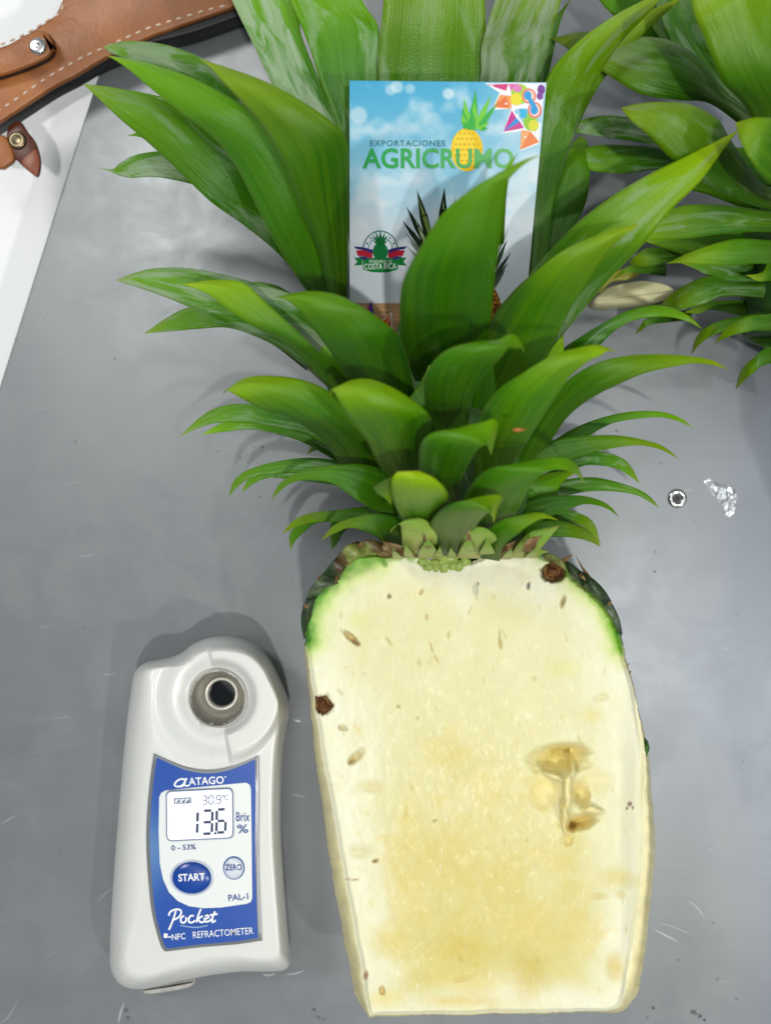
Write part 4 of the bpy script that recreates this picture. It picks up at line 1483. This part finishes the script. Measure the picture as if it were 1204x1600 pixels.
# flat seat for the label
PXf, PYf, HZf = PX.ravel(), PY.ravel(), HZ.ravel()
verts = [P(a, b, c_) for a, b, c_ in zip(PXf, PYf, HZf)]
nf = len(verts)
dt = np.roll(do, -2, axis=0) - np.roll(do, 2, axis=0)
dn = np.stack([dt[:, 1], -dt[:, 0]], axis=1)
dn /= np.linalg.norm(dn, axis=1)[:, None]
if ((do - do.mean(axis=0)) * dn).sum() < 0:
    dn = -dn
lv = [(.009, 0.0), (.005, .0010), (.002, .0028), (.0004, .0050)]
for zl, ins in lv:
    for i in range(M):
        q = P(do[i, 0], do[i, 1], .012)
        verts.append((q.x - dn[i, 0] * ins, q.y + dn[i, 1] * ins, zl))
ii = np.arange(M)
jj = (ii + 1) % M
faces = []
for r_ in range(RR - 1):
    faces += list(zip(r_ * M + ii, r_ * M + jj, (r_ + 1) * M + jj, (r_ + 1) * M + ii))
faces += list(zip(nf + ii, nf + jj, jj, ii))
for r_ in range(len(lv) - 1):
    faces += list(zip(nf + (r_ + 1) * M + ii, nf + (r_ + 1) * M + jj, nf + r_ * M + jj, nf + r_ * M + ii))
faces.append([nf + (len(lv) - 1) * M + i for i in range(M)])
body = mk("body", verts, [tuple(int(q) for q in fc) for fc in faces], PLASTIC, dev)
bm = bmesh.new()
bm.from_mesh(body.data)
bmesh.ops.recalc_face_normals(bm, faces=bm.faces)
bm.to_mesh(body.data)
bm.free()

zc = .0256
c0 = P(HX, HY, zc)
s = K * (D - zc)
v, f = lathe(c0, [(46.5 * s, -.002), (46.5 * s, .0006), (45.5 * s, .0010), (44 * s, .0010), (43 * s, .0005), (40 * s, -.003), (33 * s, -.0062), (24 * s, -.0076)], 72)
cup = mk("sample_cup", v, f, CUP, dev)
v, f = lathe(c0 + Vector((0, 0, -.0076)), [(27 * s, -.001), (26 * s, .0014), (24.5 * s, .0018), (22.5 * s, .0016), (21 * s, .0006), (20.5 * s, -.0015)], 56)
mk("cup_ring", v, f, CUPRING, cup)
v, f = lathe(c0 + Vector((0, 0, -.0076)), [(22 * s, -.0004), (12 * s, -.0003), (1 * s, -.0003)], 48, cap1=True)
mk("prism_window", v, f, LENS, cup)

# label plate
def flat(zv):
    return lambda x, y, o_: P(x, y, zv + o_)


trim = crom([(240,1178),(262,1188),(290,1199),(322,1204),(352,1201),(380,1192),(404,1181)], 5) + crom([(404,1181),(405,1240),(404,1320),(406,1400),(409,1470)], 4)[1:] + crom([(409,1470),(370,1476),(310,1481),(262,1487),(254,1486)], 4)[1:] + crom([(254,1486),(247,1466),(236,1420),(229,1340),(229,1280),(234,1220),(240,1178)], 4)[1:-1]
trim = [(float(a), float(b)) for a, b in trim]
trim = [q for i, q in enumerate(trim) if math.dist(q, trim[i - 1]) > 2.0]
cx_, cy_ = 320, 1335


def inset(poly, px_):
    n = len(poly)
    res = []
    area = sum(poly[i][0] * poly[(i + 1) % n][1] - poly[(i + 1) % n][0] * poly[i][1] for i in range(n))
    for i in range(n):
        a, b = poly[i - 1], poly[(i + 1) % n]
        d_ = (b[0] - a[0], b[1] - a[1])
        l_ = math.hypot(*d_) or 1
        nn = (-d_[1] / l_, d_[0] / l_)
        if area < 0:
            nn = (-nn[0], -nn[1])
        res.append((poly[i][0] + nn[0] * px_, poly[i][1] + nn[1] * px_))
    return res


v, f = prism(trim, .0280, .0262, .0003)
plate = mk("label_panel", v, f, GREYTRIM, dev, smooth=True, auto=40)
lb = Layer(flat(.0281))
blue = (24, 74, 160)
ip = [(cx_ + (a - cx_) * .935, cy_ + (b - cy_) * .965) for a, b in trim]
# blue field with a lighter left border, as fan triangles with colour per vertex
b0 = len(lb.v)
n_ = len(ip)


def bluec(x, y):
    t_ = max(0, 1 - (x - 232) / 24.0) * math.exp(-((y - 1330) / 70) ** 2)
    return lin(24 + 70 * t_, 74 + 60 * t_, 160 + 20 * t_)


lb.v += [flat(.0281)(x, y, 0) for x, y in ip] + [flat(.0281)(cx_, cy_, 0)]
lb.c += [bluec(x, y) for x, y in ip] + [lin(*blue)]
lb.f += [(b0 + i, b0 + (i + 1) % n_, b0 + n_) for i in range(n_)]
lb.k = 6
white = (222, 226, 224)


def rrect(pts, r, n=6):
    """rounded polygon"""
    res = []
    m = len(pts)
    for i in range(m):
        p0, p1, p2 = np.array(pts[i - 1], float), np.array(pts[i], float), np.array(pts[(i + 1) % m], float)
        rr_ = r[i] if isinstance(r, (list, tuple)) else r
        a = p1 + (p0 - p1) / np.linalg.norm(p0 - p1) * rr_
        b = p1 + (p2 - p1) / np.linalg.norm(p2 - p1) * rr_
        for k in range(n + 1):
            t_ = k / n
            res.append(tuple((1 - t_) ** 2 * a + 2 * t_ * (1 - t_) * p1 + t_ * t_ * b))
    return res


lb.poly([(249,1246),(252,1239),(259,1235),(320,1229),(384,1223),(390,1226),(392,1233),(393,1300),(394,1403),(392,1409),(386,1412),(345,1418),(318,1419),(296,1416),(278,1408),(264,1394),(255,1374),(250,1350),(248,1300)], white)
lb.build("label_print", LABELM, plate)
pr = Layer(flat(.0283))
pr.text("ATAGO", 295, 350, 1227, 1224, 11.5, (236, 240, 244), bold=.014)
pr.stroke([(292,1220),(284,1217),(276,1221),(273,1227),(280,1229),(288,1224),(292,1216)], 2.6, (236, 240, 244))
pr.stroke([(291,1216),(288,1224),(291,1228),(296,1227)], 2.4, (236, 240, 244))
pr.stroke([(279,1229),(284,1229),(290,1226)], 1.8, (236, 240, 244))
pr.ell(352, 1214, 1.4, 1.4, (200, 215, 235), 8)
pr.text("Brix", 369, 390, 1283, 1283, 14, (30, 70, 140), bold=.008)
pr.text("%", 371, 388, 1302, 1301, 13, (30, 70, 140), bold=.01)
pr.text("0 - 53%", 268, 306, 1329, 1327, 8, (40, 74, 140), bold=.012)
pr.text("PAL-1", 357, 388, 1408, 1405, 9.5, (40, 74, 140), bold=.014)
wt = (232, 236, 242)
pr.text("NFC", 269, 290, 1469, 1467, 9.5, wt, bold=.008)
pr.stroke([(256,1462),(262,1462)], 7, wt)
pr.stroke([(263,1464),(268,1464)], 2, wt)
pr.text("REFRACTOMETER", 302, 396, 1466, 1459, 10.5, wt, bold=.002)
# brushed script word
sc = [[(264,1431),(266,1425),(274,1421),(282,1422),(283,1428),(278,1434),(269,1438)], [(275,1423),(271,1436),(267,1446),(264,1453)],
      [(288,1431),(283,1434),(283,1440),(287,1442),(291,1438),(291,1433)], [(303,1431),(298,1431),(295,1436),(296,1441),(301,1441),(305,1438)],
      [(314,1420),(310,1430),(307,1441)], [(317,1431),(310,1436),(314,1441),(319,1440)], [(321.5,1436),(326,1433),(324,1430),(320.5,1432)], [(319.5,1434),(321,1440),(327,1439),(330,1436)], [(336,1424),(332,1434),(332,1441),(337,1438)], [(328,1430),(340,1428)]]
for q in sc:
    pr.stroke(q, 2.8, (236, 240, 245), 5)
pr.stroke([(282,1446),(305,1449),(325,1446)], 1.5, (150, 180, 220), 5)
pr.build("lettering", LABELM, plate)

# display
v, f = prism(rrect([(259,1236),(364,1231),(365,1310),(260,1315)], 9), .02875, .0281, .0001)
bez = mk("display_frame", v, f, simple("display_frame_grey", (.12, .16, .26), .3), dev, smooth=False)
v, f = prism(rrect([(261,1238),(362,1233),(363,1308),(262,1313)], 8), .0289, .0286, 0)
scr = mk("display", v, f, SCREEN, dev, smooth=False)
dg = Layer(flat(.02895))
ink = (44, 50, 78)


def seg7(ch, x, y, w_, h_, sl, wd):
    """x,y = top-left"""
    on = {'0': 'abcdef', '1': 'bc', '2': 'abdeg', '3': 'abcdg', '5': 'acdfg', '6': 'acdefg', '9': 'abcdfg'}[ch]
    def q(u, v_):
        return (x + u * w_ - (v_ - .0) * sl, y + v_ * h_ - u * w_ * .045)
    S = {'a': ((.12, 0), (.88, 0)), 'b': ((1, .06), (1, .45)), 'c': ((1, .55), (1, .94)), 'd': ((.12, 1), (.88, 1)), 'e': ((0, .55), (0, .94)), 'f': ((0, .06), (0, .45)), 'g': ((.12, .5), (.88, .5))}
    for k in on:
        a, b = S[k]
        dg.stroke([q(*a), q(*b)], wd, ink, 1)


seg7('1', 294, 1268, 15, 36, 1, 4.2)
seg7('3', 317, 1267, 15, 36, 1, 4.2)
dg.ell(336.5, 1302, 2.2, 2.2, ink, 10)
seg7('6', 339, 1265, 14, 36, 1, 4.2)
seg7('3', 317, 1244, 6.5, 13, .6, 1.5)
seg7('0', 327, 1243.5, 6.5, 13, .6, 1.5)
dg.ell(336, 1256.5, 1, 1, ink, 8)
seg7('9', 338.5, 1243, 6.5, 13, .6, 1.5)
dg.ell(349, 1244, 1.7, 1.7, ink, 10)
dg.ell(349, 1244, .9, .9, (215, 222, 235), 8)
dg.text("C", 351, 357, 1250.5, 1250, 8, (70, 78, 100))
dg.stroke([(272,1252),(299,1250.5)], 9, (70, 78, 100))
dg.stroke([(273.5,1252),(297.5,1250.6)], 6.4, (215, 222, 235))
for a in (276, 284, 291):
    dg.poly([(a, 1254), (a + 4, 1249.5), (a + 6, 1249.5), (a + 4, 1254)], ink)
dg.build("readout", LABELM, scr)

# buttons
def button(cx, cy, rx, ry, zt, rgb, rim, nm):
    c = P(cx, cy, .0281)
    s_ = K * (D - .0281)
    vs, fs = lathe(c, [(1 * s_ * rx, 0), (1 * s_ * rx, zt * .5), (.94 * s_ * rx, zt), (.5 * s_ * rx, zt * 1.25), (.02 * s_ * rx, zt * 1.3)], 48, 1, ry / rx, cap1=True)
    return mk(nm, vs, fs, simple(nm + "_plastic", lin(*rgb), .25), dev)


v, f = lathe(P(300, 1371, .0281), [(34.5 * K * .312, 0.00004), (31.5 * K * .312, .00035), (30.5 * K * .312, .0003)], 48, 1, .82)
mk("button_rim", v, f, simple("button_rim_grey", (.45, .5, .6), .3), dev)
sb = button(300, 1371, 30.5, 24.6, .0009, (22, 66, 150), None, "start_button")
bt = Layer(flat(.02955))
bt.text("START", 279, 320, 1377, 1375, 11, (238, 241, 246), bold=.02)
bt.build("lettering", LABELM, sb)
v, f = lathe(P(365.5, 1356, .0281), [(17 * K * .312, 0.00004), (16.2 * K * .312, .0004), (15.2 * K * .312, .0004)], 40, 1, 1.08)
mk("button_rim", v, f, simple("button_rim_blue", lin(50, 90, 160), .3), dev)
zb = button(365.5, 1356, 15.2, 16.5, .0007, (206, 214, 222), None, "zero_button")
bt = Layer(flat(.02916))
bt.text("ZERO", 352, 378, 1360, 1359.5, 9, (30, 60, 130), bold=.014)
bt.build("lettering", LABELM, zb)
# bumper foot
v, f = prism(crom([(220,1544),(240,1540),(275,1535),(301,1530),(304,1537),(294,1545),(262,1552),(234,1555),(222,1552)], 3, True), .0070, .0008, .0012)
mk("strap_lug", v, f, RUBBER, dev)

# ------------------------------------------------------------------ leather sheath
sh = thing("leather_sheath", "tan leather knife sheath with white stitching and snap strap at upper left", "sheath", P(120, 70, 0))
ZS = .012
so = crom([(-60,98),(-25,83),(0,73),(26,64),(50,48),(80,28),(88,20),(98,-2),(112,-40),(130,-90),(420,-190)], 4)
so += crom([(520,-60),(440,-20),(362,11),(294,35),(260,47),(232,57),(167,88),(120,116),(80,137),(40,163),(0,189),(-60,226)], 4)
so = [(float(a), float(b)) for a, b in so]
v, f = prism(so, ZS, ZS - .0028, .0007)
mk("front_panel", v, f, LEATHER, sh, smooth=True, auto=50)
so2 = [(a, b + (2 + 16 * max(0, min(1, (a - 150) / 150.0))) * (1 if i > 44 else 0)) for i, (a, b) in enumerate(so)]  # black side layer, pushed out at lower right to stand in for shadow
v, f = prism(so2, ZS - .0029, .0012, .0006)
mk("edge_and_shadow", v, f, EDGE_AND_SHADOW, sh, smooth=True, auto=50)


def stitches(path, zt, dash=9.5, gap=6.0, wd=3.4):
    pp = crom(path, 30)
    d_ = 0
    seg = []
    on = True
    cur = [pp[0]]
    for i in range(1, len(pp)):
        d_ += math.hypot(*(pp[i] - pp[i - 1]))
        if on:
            cur.append(pp[i])
        if d_ >= (dash if on else gap):
            if on:
                seg.append((cur[0], pp[i]))
            cur = [pp[i]]
            on = not on
            d_ = 0
    for a, b in seg:
        c_ = (a + b) / 2
        w3 = P(*c_, zt)
        dv = P(*b, zt) - P(*a, zt)
        an = math.atan2(dv.y, dv.x)
        vs, fs = blob(w3, dv.length / 2, wd * K * .33 / 2, .0005, 0, an, 8, 5, 0)
        mk("stitch", vs, fs, THREAD, sh)


stitches([(-20,184),(0,172),(30,152),(66,127),(100,106),(135,87),(165,74),(195,60),(232,44),(270,32),(320,17),(356,8)], ZS + .0001)
stitches([(-15,76),(10,66),(30,58),(50,47),(72,33),(94,21),(97,12),(103,-2)], ZS + .0001)
# strap with snap
v, f = prism(rrect([(-60,92),(0,77),(48,48),(72,47),(84,66),(80,84),(50,100),(0,117),(-60,128)], [0, 30, 16, 8, 12, 10, 20, 20, 0]), ZS + .0045, ZS + .0022, .0007)
mk("strap", v, f, LEATHER, sh, smooth=True, auto=50)
v, f = prism(rrect([(-60,94),(0,82),(50,52),(76,50),(87,70),(82,89),(50,105),(0,122),(-60,133)], [0, 30, 16, 8, 12, 10, 20, 20, 0]), ZS + .0021, ZS + .0001, .0003)
mk("strap_edge", v, f, EDGE_AND_SHADOW, sh, smooth=True, auto=50)
sc_ = P(60, 73, ZS + .0045)
v, f = lathe(sc_, [(.0029, 0), (.0028, .0006), (.0020, .0012), (.0012, .0009), (.0006, .0012), (.0001, .0012)], 28, cap1=True)
mk("snap", v, f, CHROME, sh)
# lower strap ends hanging below
v, f = prism(crom([(14,196),(30,188),(42,204),(55,222),(62,250),(58,274),(46,268),(30,254),(18,240),(10,216)], 3, True), ZS - .004, ZS - .0065, .0006)
mk("strap_tip", v, f, LEATHER_DARK, sh, smooth=True, auto=50)
v, f = prism(crom([(34,252),(48,238),(57,234),(62,252),(58,274),(46,268)], 3, True), ZS - .0035, ZS - .004, .0002)
mk("strap_tip", v, f, simple("red_leather", (.22, .05, .015), .4, nscale=80, namp=.3), sh, smooth=True, auto=50)
sc_ = P(28, 220, ZS - .004)
v, f = lathe(sc_, [(.0030, 0), (.0029, .0006), (.0022, .0010), (.0014, .0006), (.0002, .0006)], 28, cap1=True)
mk("snap", v, f, simple("antique_brass", (.16, .13, .08), .3, .9), sh)
v, f = prism(crom([(-60,215),(-20,212),(4,210),(14,222),(22,246),(10,258),(-4,262),(-60,250)], 3, True), ZS - .003, ZS - .006, .0008)
mk("strap_end", v, f, LEATHER, sh, smooth=True, auto=50)

# ------------------------------------------------------------------ second pineapple at the right edge
p2 = thing("pineapple", "second pineapple at the right edge, only its leafy crown in view", "pineapple", P(1290, 430, 0))
v, f = tube([(1330, 520, .045, .030), (1310, 440, .045, .028), (1280, 360, .045, .022), (1260, 280, .045, .010)])
crown2 = mk("crown", v, f, CORE, p2)
v, f = blob(P(1640, 700, .045), .045, .062, .043, 2, -.1, 40, 24, .12)
mk("rind", v, f, RIND, p2)
L2 = []
B = lambda rows, bloom=0, yel=0, c=.14: L2.append((rows, bloom, yel, c))
B([(1230,330,1330,300,.065),(1172,181,1290,180,.082),(1129,128,1260,90,.092),(1100,60,1230,0,.097),(1078,-2,1200,-80,.098),(1060,-180,.09)],0,1,.12)
B([(1180,215,1220,200,.05),(1110,163,1140,150,.055),(1060,157,1102,100,.06),(1000,147,1052,65,.062),(950,118,1000,56,.06),(905,90,950,50,.055),(880,72,905,50,.05),(860,60,.045)],1,1,.16)
B([(1150,180,1170,160,.04),(1055,75,1115,85,.045),(1020,0,1080,0,.05),(980,-80,1040,-80,.05),(960,-150,.05)],1,0,-.1)
B([(1180,200,1200,180,.036),(1100,120,1130,100,.04),(1030,60,1070,40,.042),(1000,0,1030,-20,.042),(980,-60,.04)],2,0,.1)
B([(1260,340,1260,300,.06),(1190,325,1195,290,.068),(1135,305,1165,255,.076),(1085,277,1137,212,.081),(1045,246,1120,186,.084),(1012,212,1078,163,.086),(988,192,1030,159,.085),(975,177,995,162,.083),(970,168,.081)],1,1,.18)
B([(1300,340,1310,230,.085),(1203,288,1240,190,.097),(1172,252,1204,184,.102),(1155,220,1175,184,.102),(1148,192,.099)],0,1,.14)
B([(1120,260,1120,210,.04),(1015,226,1010,189,.045),(950,216,950,180,.047),(900,208,905,188,.046),(870,200,.045)],2,0,.12)
B([(1150,310,1150,250,.03),(1040,268,1045,233,.038),(980,271,985,227,.040),(930,268,925,228,.040),(880,250,.038)],1,0,.12)
B([(1280,372,1280,340,.06),(1204,363,1204,331,.066),(1140,364,1142,321,.070),(1070,373,1085,319,.071),(1015,376,1048,326,.068),(975,376,1000,345,.064),(950,372,.06)],1,1,.15)
B([(1290,420,1290,380,.062),(1190,412,1200,375,.068),(1140,416,1150,373,.070),(1095,413,1105,384,.071),(1065,411,1070,397,.070),(1040,412,.067)],0,1,.15)
B([(1260,480,1260,430,.045),(1165,446,1172,412,.052),(1110,432,1130,408,.055),(1085,420,1095,408,.056),(1060,410,.056)],1,0,.12)
B([(1180,430,1180,400,.03),(1060,409,1065,392,.038),(1020,416,1015,387,.040),(998,418,992,399,.038),(982,410,.034)],0,1,.14)
B([(1040,432,1040,412,.02),(985,426,985,414,.028),(955,437,.023)],0,1,.12)
B([(1260,470,1260,440,.05),(1140,463,1157,443,.057),(1100,475,1110,431,.059),(1065,483,1070,445,.057),(1045,483,1045,462,.053),(1030,478,.049)],1,1,.15)
B([(1220,510,1220,470,.04),(1120,485,1120,470,.043),(1090,490,1090,478,.042),(1068,488,.04)],0,1,.12)
B([(1240,520,1240,480,.05),(1150,516,1150,495,.055),(1115,523,1112,506,.054),(1093,538,1088,525,.048),(1078,556,.04)],0,1,.14)
B([(1290,520,1290,480,.06),(1204,514,1204,490,.066),(1160,520,1165,495,.067),(1133,528,1133,514,.063),(1114,539,.057)],0,1,.14)
B([(1290,570,1290,530,.05),(1204,568,1204,542,.06),(1175,584,1175,560,.06),(1158,599,1156,580,.055),(1148,609,.05)],0,1,.14)
B([(1080,500,1080,482,.02),(1018,507,1015,496,.028),(1002,516,1000,508,.026),(991,523,.022)],0,1,.1)
B([(1120,100,1150,80,.03),(1010,60,1040,20,.035),(955,22,985,-12,.035),(920,-20,950,-40,.035),(890,-60,.03)],0,0,.12)
B([(1290,460,1290,420,.05),(1210,440,1210,405,.058),(1185,440,1190,425,.06),(1165,430,.06)],0,1,.14)
B([(1290,600,1280,520,.03),(1220,560,1210,500,.034),(1170,530,1165,495,.036),(1130,505,.034)],0,0,.1)
B([(1300,440,1290,360,.035),(1200,420,1190,340,.040),(1110,410,1110,350,.042),(1040,390,1050,355,.040),(990,370,.036)],0,0,.1)
B([(1300,340,1290,240,.035),(1180,330,1190,230,.045),(1090,300,1110,240,.048),(1040,300,.045)],0,0,.1)
for rows, b, y, c in L2:
    leaf(crown2, rows, LEAF[(b, y)], c)

# pale cut piece lying behind the leaves
pc = thing("pineapple_piece", "pale cut pineapple offcut lying on the table behind the two crowns", "fruit piece", P(990, 470, 0))
v, f = prism(crom([(930,474),(946,450),(1000,438),(1040,444),(1054,456),(1030,467),(980,474)], 6, True), .010, .0006, .0010)
cs = []
for p in v:
    cs.append(lin(226, 222, 176) if p[2] > .008 else lin(214, 206, 140))
mk("flesh", v, f, FLESH, pc, cols=cs)
v, f = prism(crom([(925,452),(942,428),(975,420),(1000,424),(985,436),(955,440),(940,456)], 5, True), .0115, .0102, .0006)
mk("rind", v, f, simple("yellow_green_rind", (.42, .42, .05), .4, nscale=200, namp=.3), pc)
